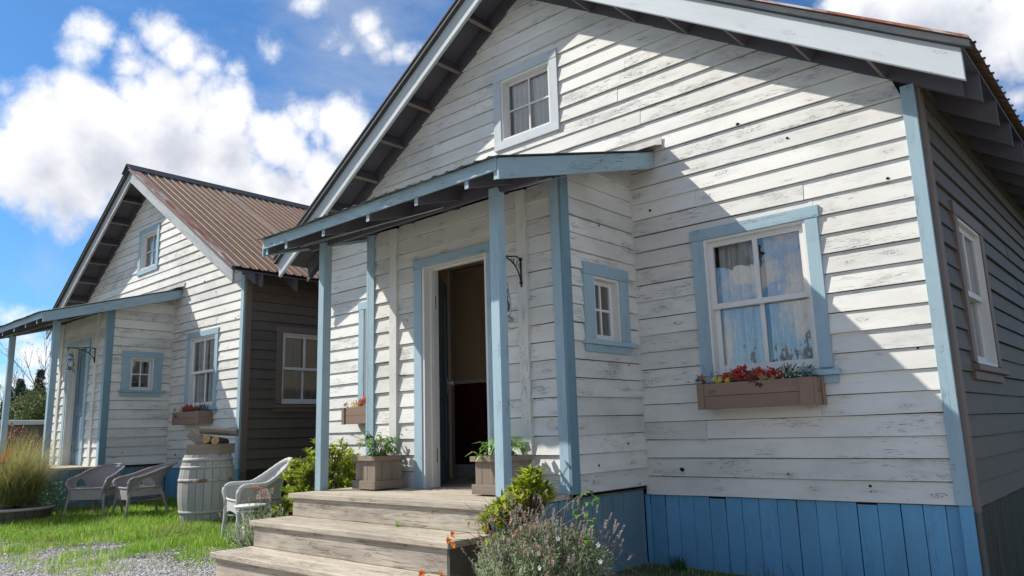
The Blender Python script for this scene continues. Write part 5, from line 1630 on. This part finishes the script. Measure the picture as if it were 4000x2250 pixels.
# orange nasturtiums and white blooms
for (nm, spots, mm, lab, rr) in (('orange_flowers', [(-2.38, -2.42, 0.845), (-2.44, -2.40, 0.80), (-2.35, -2.44, 0.785), (-2.33, -2.72, 0.66), (-2.22, -2.66, 0.645)], M['orange'], 'orange nasturtium blooms hanging over the left edge of the lavender bush', 0.029),
                                 ('white_flowers', [(-1.62, -2.50, 0.80), (-1.60, -2.52, 0.73), (-1.52, -2.45, 0.88), (-1.55, -2.42, 0.67), (-1.36, -2.3, 0.84), (-1.33, -2.33, 0.76)], M['paleleaf'], 'small white blooms on the right side of the lavender bush', 0.016)):
    o = empty(nm, (spots[0][0], spots[0][1], lz), category='flowers', label=lab); mb = MB(); ms = MB()
    for s in spots:
        p = V(*s) - V(spots[0][0], spots[0][1], lz); mb = MB()
        petal_flower(mb, p, (rnd(-.2, .6), -1, rnd(-.2, .5)), rr, 5, rr * 0.85, 0, 0.25)
        ms.tube([p + V(0.15, 0.25, -0.12), p + V(0.05, 0.08, 0.0), p], .0018, 3, caps=False); mb.build('bloom', mm, o)
    ms.build('stems', M['stem'], o)
bl = empty('leafy_weed', (-1.62, -2.0, lz), category='plant', label='bright green broad leaved sprig at the top of the lavender bush'); mb = MB()
for i in range(40): mb.leaf((rnd(-.10, .10), rnd(-.12, .05), rnd(.28, .62)), (rnd(-1, 1), rnd(-1, 0.2), rnd(-.2, 1)), (0, 0, 1), rnd(.04, .085), rnd(.025, .05), .2)
mb.build('foliage', M['broad'], bl)
# weed by the skirting and sprig in the step
for (nm, loc, n_, r_, lab) in (('weed', (-2.12, -0.16, gz(-2.1, -.2)), 90, 0.13, 'dark green weed at the foot of the blue skirting'), ('weed', (-3.45, -1.985, 0.777), 34, 0.022, 'small grass tuft growing out of the crack behind the upper step')):
    o = empty(nm, loc, category='weed', label=lab); mb = MB()
    for i in range(n_): mb.blade((rnd(-r_, r_) * .4, rnd(-r_, r_) * .4, 0), (rnd(-1, 1), rnd(-1, 1), 1.6), rnd(.35, 1) * (0.07 if n_ < 50 else 0.17), 0.004 if n_ < 50 else 0.010, .15)
    mb.build('blades', M['grass'] if n_ < 50 else M['boxgreen'], o)


# grit and small dead leaves lying on the steps and deck
mb = MB()
for i in range(120):
    k = random.choice([(0.777, -2.33, -1.97), (0.564, -2.66, -2.33), (0.352, -3.0, -2.66), (ZD, -1.95, -1.2)])
    p = V(rnd(-4.9, -2.6), rnd(k[1], k[2]), k[0] + 0.003); d_ = rnd(0, 6.28)
    mb.leaf(p, (math.cos(d_), math.sin(d_), 0.02), (0, 0, 1), rnd(.008, .024) if i > 25 else rnd(.025, .045), rnd(.005, .012), rnd(-.1, .1))
mb.build('leaf_litter', M['autumn'], None, kind='stuff')


# ------------------------------------------------------------------ porch planters
def planter(loc, rot, label):
    P_ = empty('planter_box', loc, category='planter', label=label, group='weathered wooden planter boxes on the porch')
    P_.rotation_euler = (0, 0, rot)
    s, h_ = 0.152, 0.255
    for q in range(4):
        c_, s_ = math.cos(q * math.pi / 2), math.sin(q * math.pi / 2)
        rot2 = lambda x, y, z: V(x * c_ - y * s_, x * s_ + y * c_, z)
        def bx(x0, x1, y0, y1, z0, z1, nm, g=2):
            mb = MB(); o = rot2(x0, y0, z0); mb.box(o, rot2(x1, y0, z0) - o, rot2(x0, y1, z0) - o, rot2(x0, y0, z1) - o, g=g); mb.build(nm, M['planter'], P_, 0.003)
        e = [-s, -s + 0.075, s - 0.115, s - 0.001]
        for i in range(3): bx(e[i] + .001, e[i + 1] - .002, -s - 0.0, -s + 0.018, 0.02, h_, 'slat')
        bx(-s - 0.022, s + 0.021 - 0.022, -s - 0.022, -s - 0.001, 0.0, 0.075, 'base_trim', 0)
        bx(-s - 0.030, s + 0.004, -s - 0.030, -s + 0.024, h_ - 0.005, h_ + 0.035, 'cap_trim', 0)
    mb = MB(); mb.abox(-s + .02, s - .02, -s + .02, s - .02, 0.02, h_ - 0.02); mb.build('soil', M['soil'], P_)
    return P_


pl1 = planter((-4.51, -1.33, ZD + 0.012), R(-2), 'weathered square planter box left of the open door')
pl2 = planter((-2.97, -1.315, ZD + 0.012), R(1), 'weathered square planter box right of the door, partly behind the post')


def broadplant(loc, n, label, big, spread, hgt, stalks=()):
    o = empty('potted_plant', loc, category='plant', label=label); mb = MB(); ms = MB()
    for i in range(n):
        a = rnd(0, 6.283); q = rnd(0.2, 1.0)
        tip = V(spread * q * math.cos(a), spread * q * math.sin(a), hgt * rnd(0.35, 1.0) * (1.1 - 0.5 * q)); root = V(rnd(-.04, .04), rnd(-.04, .04), 0)
        mid = root * .4 + tip * .6 + V(0, 0, 0.05)
        ms.tube([root, mid, tip], [.003, .0025, .0015], 4, caps=False)
        for k in range(6):
            t = 0.35 + 0.65 * k / 5; p = (root * (1 - t) + mid * t) if t < .5 else (mid * (1 - (2 * t - 1)) + tip * (2 * t - 1))
            b_ = a + rnd(-1.6, 1.6); d = V(math.cos(b_), math.sin(b_), rnd(-.6, .7)); Lf = rnd(0.6, 1.1) * big
            mb.leaf(p, d, (0, 0, 1), Lf, Lf * rnd(.30, .45), rnd(.1, .5))
    for (x, y, z) in stalks:
        ms.tube([(0, 0, 0.02), (x * .5, y * .5, z * .75), (x, y, z)], [.003, .0025, .002], 4, caps=False)
        mf = MB(); petal_flower(mf, (x, y, z), (x, y, .6), 0.026, 12, 0.008, 0, -0.3); mf.build('flower', M['maroon'], o)
    mb.build('leaves', M['broad'], o); ms.build('stems', M['stem'], o)
    return o


broadplant((-4.51, -1.33, ZD + 0.24), 38, 'green coneflower plant with drooping leaves in the left planter', 0.085, 0.26, 0.34, [(-0.20, -0.16, 0.26), (-0.05, -0.05, 0.24)])
broadplant((-2.97, -1.315, ZD + 0.24), 24, 'large leaved green plant in the right planter', 0.12, 0.22, 0.25, [(0.02, -0.05, 0.46)])


# ------------------------------------------------------------------ window boxes
def window_box(loc, L, d, h_, label, variant):
    B = empty('window_box', loc, category='flower box', label=label, group='brown wooden window boxes')
    def bx(x0, x1, y0, y1, z0, z1, nm, g=0):
        mb = MB(); mb.abox(x0, x1, y0, y1, z0, z1, g=g); mb.build(nm, M['cedar'], B, 0.002)
    bx(0.055, L - 0.10, -d, -d + .018, 0.0, h_ / 2 - .002, 'plank'); bx(0.055, L - 0.10, -d, -d + .018, h_ / 2 + .001, h_, 'plank')
    bx(0.0, 0.055, -d - .012, -d + .016, -0.004, h_ + .001, 'corner_strip', 2); bx(L - 0.10, L, -d - .012, -d + .016, -0.004, h_ + .001, 'corner_strip', 2)
    for x in (0.002, L - 0.020):
        bx(x, x + .018, -d + .017, -0.002, 0.0, h_ / 2 - .002, 'plank', 1); bx(x, x + .018, -d + .017, -0.002, h_ / 2 + .001, h_, 'plank', 1)
    bx(L - 0.0005, L + .012, -0.055, -0.002, -0.004, h_ + .001, 'corner_strip', 2); bx(L - 0.0005, L + .012, -d - .0, -d + .045, -0.004, h_ + .001, 'corner_strip', 2)
    bx(0.02, L - 0.02, -d + .018, -.002, 0.002, 0.018, 'bottom')
    mb = MB(); mb.abox(0.02, L - .02, -d + .018, -.002, .02, h_ - .03); mb.build('soil', M['soil'], B)
    return B


def fleaf(mb, c, s, nrm, mi=0):
    """maple leaf: five lobes"""
    nrm = V(*nrm); nrm /= np.linalg.norm(nrm); e1 = np.cross(nrm, V(.2, .1, 1)); e1 /= np.linalg.norm(e1); e2 = np.cross(nrm, e1)
    r0 = rnd(0, 6.28)
    for k, q in enumerate((-1.5, -.75, 0, .75, 1.5)):
        a = r0 + q; d = e1 * math.cos(a) + e2 * math.sin(a); mb.leaf(c, d, nrm, s * (1.0 - 0.12 * abs(k - 2)), s * .42, rnd(0, .3), mi)


def box_flowers(loc, L, label, seed, warm=0.0):
    random.seed(seed)
    o = empty('flower_arrangement', loc, category='flowers', label=label)
    a = MB(); r_ = MB(); ye = MB(); gr = MB(); mr = MB(); pb = MB(); st = MB(); og = MB()
    for (x0, x1, n_, mmb) in ((0.10 * L, 0.70 * L, 330, gr), (.66 * L, .97 * L, 240, gr)):
        for i in range(n_): mmb.leaf((rnd(x0, x1), rnd(-.10, .02), rnd(-.02, .09)), (rnd(-1, 1), rnd(-1, 1), rnd(-.2, 1.2)), (0, 0, 1), rnd(.02, .04), .012, .2)
    for i in range(10):
        x = rnd(.72 * L, 1.0 * L); p = V(x, rnd(-.06, 0), 0.06); e = p + V(rnd(-.02, .07), rnd(-.05, .05), rnd(.03, .08)); st.tube([p, e], .002, 3, caps=False)
        for k in range(18): gr.leaf(p + (e - p) * rnd(.2, 1), (rnd(-1, 1), rnd(-1, 1), rnd(0, 1)), (0, 0, 1), rnd(.012, .02), .006, .1)
    for cx_, cz_ in ((.33, .08), (.39, .10), (.36, .05), (.43, .07), (.46, .035), (.50, .05), (.56, .05), (.30, .05), (.53, .08), (.24, .05), (.63, .06), (.70, .05)):
        bm_ = MB()
        for i in range(34): petal_flower(bm_, (cx_ * L + random.gauss(0, .020), -.08 + random.gauss(0, .018), cz_ + random.gauss(0, .015)), (rnd(-.4, .4), -1, rnd(0, 1)), .013, 4, .012)
        bm_.build('bloom', M['red'] if random.random() > warm else M['orange'], o) if cx_ not in (.43, .50, .30) else bm_.build('bloom', M['maroon'] if cx_ == .43 else M['autumn'], o)
    for cx_, cz_ in ((.155, .035), (.185, .01), (.205, .03), (.27, .02)):
        petal_flower(ye, (cx_ * L, -.12, cz_), (rnd(-.3, .3), -1, .4), .030, 12, .009); petal_flower(ye, (cx_ * L, -.125, cz_), (0, -1, .3), .02, 9, .008)
    for cx_, cz_, s in ((.03, .03, .07), (.07, .0, .05), (.13, -.03, .07), (.10, -.05, .05), (.50, .03, .06), (.565, .0, .075), (.60, .04, .06), (.66, .02, .045)):
        fleaf(mr if random.random() < .5 else a, (cx_ * L, -.14, cz_), s, (rnd(-.4, .4), -1, rnd(0, .8)))
    for cx_, hh in ((.30, .15), (.345, .19), (.28, .09), (.62, .13), (.70, .17), (.73, .18), (.76, .16), (.58, .1)):
        b_ = rnd(-1, 1); mr.blade((cx_ * L, -.06, 0), (b_ * .5, rnd(-.2, .1), 1), hh * 1.1, .012, .28, 4)
    for i in range(26): petal_flower(pb, (rnd(.70 * L, .90 * L), -.11 + rnd(-.02, .02), rnd(-.005, .09)), (rnd(-.3, .3), -1, rnd(0, .6)), .008, 6, .007)
    for nm, mmb, mm in (('leaves', gr, M['boxgreen']), ('stems', st, M['stem']), ('yellow_blooms', ye, M['yellow']), ('maroon_leaves', mr, M['maroon']), ('autumn_leaves', a, M['autumn']), ('buds', pb, M['paleyel'])):
        if mmb.v: mmb.build(nm, mm, o)
    return o


FBL = 0.93
window_box((-1.795, -0.024, 1.590), FBL, 0.215, 0.200, 'brown wooden box under the large window right of the porch', 0)
box_flowers((-1.795, -0.085, 1.785), FBL, 'red, yellow and maroon autumn flowers below the large right window', 11)
window_box((-6.62, -0.024, 1.600), FBL, 0.215, 0.200, 'sunlit brown wooden box under the window left of the porch', 1)
box_flowers((-6.62, -0.085, 1.795), FBL, 'yellow and orange flowers in the sunlit box left of the porch', 23, .7)
window_box((-1.795 - 9.532, -0.011, 1.590 + .122), FBL, 0.215, 0.200, 'brown wooden box under the window of the farther house', 2)
box_flowers((-1.795 - 9.532, -0.072, 1.785 + .122), FBL, 'red and orange flowers under the window of the farther house', 31, .4)
random.seed(99)


# ------------------------------------------------------------------ lantern brackets
def arc(c, r_, a0, a1, n=14): return [(0, c[0] + r_ * math.cos(a0 + (a1 - a0) * i / n), c[1] + r_ * math.sin(a0 + (a1 - a0) * i / n)) for i in range(n + 1)]


def bracket(loc, rot, label, sc=1.0):
    """iron scroll bracket, wall at y=0, arm towards -y"""
    B = empty('lantern_bracket', loc, category='bracket', label=label, group='black iron lantern brackets beside the doors'); B.rotation_euler = (0, 0, rot); B.scale = (1, sc, 1)
    mb = MB(); r_ = 0.0065
    mb.tube([(0, -0.006, -0.235), (0, -0.006, 0.015)], 0.008, 6)
    mb.tube([(0, -0.008, -0.22)] + [(0, -0.36 + 0.35 * math.cos(a), -0.22 + 0.215 * math.sin(a)) for a in np.linspace(0.05, math.pi / 2, 14)] + [(0, -0.40, 0.002), (0, -0.425, -0.008), (0, -0.43, -0.025), (0, -0.415, -0.035), (0, -0.400, -0.028)], r_, 6)
    mb.tube([(0, -0.01, -0.01), (0, -0.05, 0.015), (0, -0.12, 0.02), (0, -0.22, 0.008), (0, -0.36, -0.002)], r_, 6)
    mb.tube(arc((-0.115, -0.025), 0.035, 2.4, 6.6), 0.005, 5); mb.tube(arc((-0.028, -0.055), 0.018, 0, 5.5), 0.004, 5); mb.tube(arc((-0.19, -0.018), 0.014, 2.0, 6.2), 0.004, 5)
    mb.build('scroll', M['iron'], B)
    for z in (0.0, -0.20):
        mb = MB(); mb.tube([(0, -0.002, z), (0, -0.014, z)], 0.017, 10); mb.build('bolt', M['iron'], B)
    return B


def lantern(loc, label):
    Ln = empty('oil_lantern', loc, category='lantern', label=label, group='hanging tin oil lanterns')
    mb = MB(); mb.lathe((0, 0, 0), [(0, 0), (.075, 0), (.082, .006), (.078, .035), (.055, .05), (.035, .055), (.03, .075), (0, .076)], 24); mb.build('base', M['tin'], Ln)
    mb = MB(); mb.lathe((0, 0, 0), [(.034, .078), (.056, .11), (.058, .14), (.040, .19), (.035, .205)], 20); mb.build('globe', M['lampglass'], Ln)
    mb = MB(); mb.lathe((0, 0, 0), [(.050, .205), (.036, .225), (.034, .25), (.045, .255), (.045, .27), (.028, .285), (.026, .30), (0, .305)], 20); mb.build('chimney', M['tin'], Ln)
    for sg in (-1, 1):
        mb = MB(); mb.tube([(sg * .055, 0, .03), (sg * .078, 0, .07), (sg * .080, 0, .15), (sg * .062, 0, .23), (sg * .036, 0, .26)], .0065, 6); mb.build('side_tube', M['tin'], Ln)
    mb = MB(); mb.tube([(-.06, 0, .24)] + [(-.06 * math.cos(a), 0, .27 + .075 * math.sin(a)) for a in np.linspace(0, math.pi, 10)] + [(.06, 0, .24)], .0022, 5); mb.build('bail', M['iron'], Ln)
    return Ln


bx_, by_, bz_ = -2.885, YV - 0.043, 2.885
bracket((bx_, by_, bz_), 0.0, 'black iron scroll bracket on the batten right of the open door', 0.62)
mb = MB(); ch = empty('lantern_chain', (bx_ + 0.0, by_ - 0.235, 2.60), category='chain', label='thin dark chain hanging from the bracket of the near house')
for k in range(8): mb.tube([(0.006 * math.cos(a) * (k % 2), 0.006 * math.cos(a) * (1 - k % 2), 0.028 * k + 0.016 * math.sin(a) + .06) for a in np.linspace(0, 6.283, 8)], .002, 4, caps=False)
mb.build('links', M['iron'], ch)
lantern((bx_ + 0.0, by_ - 0.235, 2.33), 'small tin lantern half hidden behind the right porch post')
bracket((bx_ - 9.532, by_ + .013, bz_ + .13), 0.0, 'black iron scroll bracket beside the door of the farther house')
lantern((bx_ - 9.532, by_ - 0.35, bz_ + .122 - 0.40), 'grey tin oil lantern hanging before the door of the farther house')
random.seed(5)

# ------------------------------------------------------------------ left planter with tall grass
PLX, PLY = -11.52, -2.32
pz_ = gz(PLX, PLY) - 0.01
hb = empty('half_barrel_planter', (PLX, PLY, pz_), category='planter', label='dark half barrel tub under the tall ornamental grass at the left edge')
for k in range(26):
    a0 = 2 * math.pi * k / 26 + .006; a1 = 2 * math.pi * (k + 1) / 26 - .006; mb = MB()
    p = lambda r_, a, z: V(r_ * math.cos(a), r_ * math.sin(a), z)
    mb.hexa([p(.50, a0, 0), p(.53, a0, 0), p(.53, a1, 0), p(.50, a1, 0), p(.58, a0, .27), p(.61, a0, .27), p(.61, a1, .27), p(.58, a1, .27)]); mb.build('stave', M['grey_board'], hb)
mb = MB(); mb.lathe((0, 0, 0), [(.60, .215), (.612, .215), (.618, .26), (.605, .26)], 40); mb.build('hoop', M['hoop_plain'], hb)
mb = MB(); mb.lathe((0, 0, 0), [(0, .25), (.58, .23)], 24); mb.build('soil', M['soil'], hb)
hb.scale = (0.82, 0.82, 0.82)
og = empty('ornamental_grass', (PLX, PLY, pz_ + .19), category='grass', label='tall feathery tan and green grass arching out of the left tub')
mb = MB()
for i in range(2600):
    a = rnd(0, 6.283); q = rnd(0, 1); d = V(math.cos(a) * q * .75, math.sin(a) * q * .75, 1.0)
    mb.blade((rnd(-.22, .22), rnd(-.22, .22), 0.05), d, rnd(.65, 1.25), rnd(.004, .008), rnd(.05, .22), 5)
mb.build('blades', M['drygrass'], og)
mb = MB()
for i in range(4200):
    a = rnd(0, 6.283); d = V(math.cos(a) * .8, math.sin(a) * .8, 1.0); q = rnd(0, .50)
    mb.leaf((math.cos(a) * q, math.sin(a) * q, rnd(0, .42) * (1.2 - q)), (rnd(-1, 1), rnd(-1, 1), rnd(-.3, 1)), (0, 0, 1), rnd(.03, .06), .012, .2)
mb.build('foliage', [M['azalea_old']], og)
fo = empty('orange_flowers', (PLX, PLY, pz_ + .24), category='flowers', label='orange blooms standing in the tall grass of the left tub')
mb = MB(); ms = MB(); mr = MB()
for (cx_, cy_, cz_) in ((.18, -.30, .68), (.24, -.34, .62), (.34, -.28, .66), (-.05, -.45, .62), (.05, -.35, .95), (.30, -.2, .74), (-.2, -.45, .68)):
    mb = MB()
    for i in range(8): petal_flower(mb, (cx_ + rnd(-.04, .04), cy_ + rnd(-.03, .03), cz_ + rnd(-.06, .06)), (rnd(.3, 1), -1, rnd(-.2, .8)), rnd(.018, .03), 6, .016)
    ms.tube([(0, 0, 0), (cx_, cy_, cz_)], .003, 4, caps=False); mb.build('bloom', M['orange'], fo)
ms.build('stems', M['stem'], fo)
fr_ = empty('red_flowers', (PLX, PLY, pz_ + .24), category='flowers', label='dark red flower heads low in the left tub')
for (cx_, cz_) in ((.12, .38), (.16, .33), (.32, .44)):
    mr = MB()
    for i in range(20): petal_flower(mr, (cx_ + rnd(-.04, .04), -.42 + rnd(-.03, .03), cz_ + rnd(-.05, .05)), (.4, -1, .2), .014, 4, .014)
    mr.build('bloom', M['maroon'], fr_)
# green weeds between the tub and the first chair
wz = empty('leafy_weed', gl_(-11.75, -1.75), category='plant', label='bright green leafy weeds between the left tub and the grey chair'); mb = MB()
for i in range(260): mb.leaf((random.gauss(0, .15), random.gauss(0, .13), rnd(.05, .5)), (rnd(-1, 1), rnd(-1, 1), rnd(-.2, 1)), (0, 0, 1), rnd(.03, .06), rnd(.015, .03), .2)
mb.build('foliage', M['broad'], wz)
mbush = empty('maroon_bush', gl_(-17.2, -1.05), category='shrub', label='dark red bush at the left edge behind the tall grass'); mb = MB()
for i in range(2600):
    d = V(random.gauss(0, 1), random.gauss(0, 1), random.gauss(0, 1)); d /= np.linalg.norm(d); k = rnd(.5, 1)
    mb.leaf((d[0] * .8 * k, d[1] * .8 * k, .75 + d[2] * .65 * k), (rnd(-1, 1), rnd(-1, 1), rnd(-.5, 1)), (0, 0, 1), rnd(.05, .09), rnd(.025, .04), .2)
mb.build('foliage', [M['maroonbush']] if 'maroonbush' in M else [M['maroon']], mbush)

# ------------------------------------------------------------------ background beyond the houses
def dir_at(px):   # bearing of the open gap left of the farther house
    v = cf + cr * ((px - 2000) / 2919.8) + cu * ((1125 - 1700) / 2919.8)
    return V(v.x, v.y, 0) / math.hypot(v.x, v.y)


CP = V(1.157, -5.784, 0)


def conifer(loc, h_, label, grp):
    T = empty('conifer_tree', loc, category='tree', label=label, group=grp)
    mb = MB(); mb.tube([(0, 0, 0), (0, 0, h_ * .98)], [h_ * .018, .01], 7); mb.build('trunk', M['bark'], T)
    mb = MB(); z = h_ * .10
    while z < h_:
        t = z / h_; R0 = h_ * .27 * (1 - t) ** .85 + .05; nb = 9 if t < .8 else 6
        for k in range(nb):
            a = rnd(0, 6.283); L = R0 * rnd(.55, 1.2); n_ = max(3, int(L / .14))
            for i in range(n_):
                q = (i + .3) / n_; c = V(math.cos(a) * L * q, math.sin(a) * L * q, z - L * .45 * q * q + rnd(-.06, .06))
                for s_ in (-1, 0, 1):
                    b_ = a + s_ * .8; mb.leaf(c, (math.cos(b_), math.sin(b_), rnd(-.7, .15)), (0, 0, 1), rnd(.22, .42) * (1 - .3 * q), .16, .25)
        z += h_ * .019
    mb.build('crown', M['conifer'], T)
    return T


def far(px, d): 
    v = dir_at(px); p = CP + v * d; return (p[0], p[1], gz(p[0], p[1]) - .2)


conifer(far(62, 62), 5.3, 'dark conifer seen between the left porch posts, nearer the post', 'conifers beyond the houses')
conifer(far(137, 70), 6.6, 'taller dark spruce tip beside the bare birch', 'conifers beyond the houses')
conifer(far(20, 75), 5.6, 'dark conifer partly behind the leftmost porch post', 'conifers beyond the houses')
conifer(far(95, 80), 5.6, 'small conifer filling the gap between the two dark ones', 'conifers beyond the houses')


def bushtree(loc, h_, label):
    T = empty('broadleaf_tree', loc, category='tree', label=label)
    mb = MB(); mb.tube([(0, 0, 0), (0.1, 0, h_ * .6)], [.12, .05], 7); mb.build('trunk', M['bark'], T)
    mb = MB(); blobs = [(rnd(-.28, .28) * h_, rnd(-.28, .28) * h_, rnd(.25, .78) * h_, rnd(.14, .24) * h_) for _ in range(13)]
    for (x, y, z, r_) in blobs:
        for i in range(420):
            d = V(random.gauss(0, 1), random.gauss(0, 1), random.gauss(0, 1)); d /= np.linalg.norm(d); k = rnd(.6, 1) * r_
            mb.leaf((x + d[0] * k, y + d[1] * k, z + d[2] * k), (rnd(-1, 1), rnd(-1, 1), rnd(-.5, 1)), (0, 0, 1), rnd(.12, .22), rnd(.06, .10), .2)
    mb.build('crown', M['bushleaf'], T)


bushtree(far(125, 52), 4.5, 'olive green rounded tree in front of the dark spruce')
bushtree(far(165, 50), 4.4, 'olive green tree whose edge meets the porch corner')


def birch(loc, h_, label):
    T = empty('birch_tree', loc, category='tree', label=label, group='thin bare autumn trees'); tw = MB(); lf = MB()
    def grow(p, d, L, r_, lev):
        e = p + d * L; mid = (p + e) / 2 + V(rnd(-.04, .04), rnd(-.04, .04), 0) * L; tw.tube([p, mid, e], [r_, r_ * .8, r_ * .6], 4 if lev else 6, caps=False)
        if lev == 4:
            for i in range(3): lf.leaf(e + V(rnd(-.1, .1), rnd(-.1, .1), rnd(-.1, .1)), (rnd(-1, 1), rnd(-1, 1), rnd(-1, 1)), (0, 0, 1), rnd(.07, .12), .06, .2)
            return
        for k in range(2 if lev in (1, 3) else 3):
            nd = d + V(rnd(-.5, .5), rnd(-.5, .5), rnd(-.05, .35)); nd /= np.linalg.norm(nd); grow(p + d * L * rnd(.55, 1), nd, L * rnd(.55, .78), r_ * .6, lev + 1)
    grow(V(0, 0, 0), V(0, 0, 1), h_ * .42, h_ * .0065, 0)
    tw.build('trunk', M['bark'], T); lf.build('crown', M['fallleaf'], T)


birch(far(95, 55), 7.6, 'thin birch with few leaves rising above the conifers')
birch(far(170, 56), 8.4, 'taller sparse birch close to the porch corner')
birch(far(48, 58), 7.0, 'thin twiggy tree left of the birches')
# white roofed trailer low behind the grass
tl = empty('trailer', far(80, 24), category='trailer', label='low trailer with a white roof behind the tall grass'); tl.rotation_euler = (0, 0, R(60))
tl.location.z += 0.35
mb = MB()
seg = [(-1.7, 1.32), (-1.6, 1.40), (1.2, 1.33), (1.7, 1.27), (1.7, 1.22), (-1.7, 1.24)]
mb.prism([(x, -.6, z) for x, z in seg[::-1]], (0, 1.2, 0)); mb.build('roof', M['white_clean'], tl, 0.02)
mb = MB(); mb.abox(-1.6, 1.6, -.55, .55, .45, 1.23); mb.build('body', M['grey_board'], tl, 0.02)
for x in (-.9, .9):
    mb = MB(); mb.tube([(x, -.62, .3), (x, .62, .3)], .3, 18); mb.build('wheel', M['iron'], tl)

# tree belt across the track, seen mirrored in the panes
tb = MB()
for i in range(260):
    xx = -95 + i * 0.66 + rnd(-.6, .6); yy = -75 + rnd(-9, 9); h_ = rnd(6.5, 10.0) + 2.2 * math.sin(i * .13) + 1.0 * math.sin(i * .6); n_ = 9; z = .4
    lay = 7
    for k in range(lay):
        z0_ = .4 + (h_ - .4) * k / lay * .95; z1_ = z0_ + (h_ - .4) / lay * 1.9; z1_ = min(z1_, h_); r0_ = (h_ - z0_) * .17 + .12
        ring = [V(xx + r0_ * rnd(.6, 1.25) * math.cos(6.283 * a / n_), yy + r0_ * rnd(.6, 1.25) * math.sin(6.283 * a / n_), z0_ + rnd(-.25, .2)) for a in range(n_)]
        for a in range(n_): tb.face([ring[a], ring[(a + 1) % n_], V(xx, yy, z1_)])
tb.build('forest', M['conifer'], None, kind='stuff')
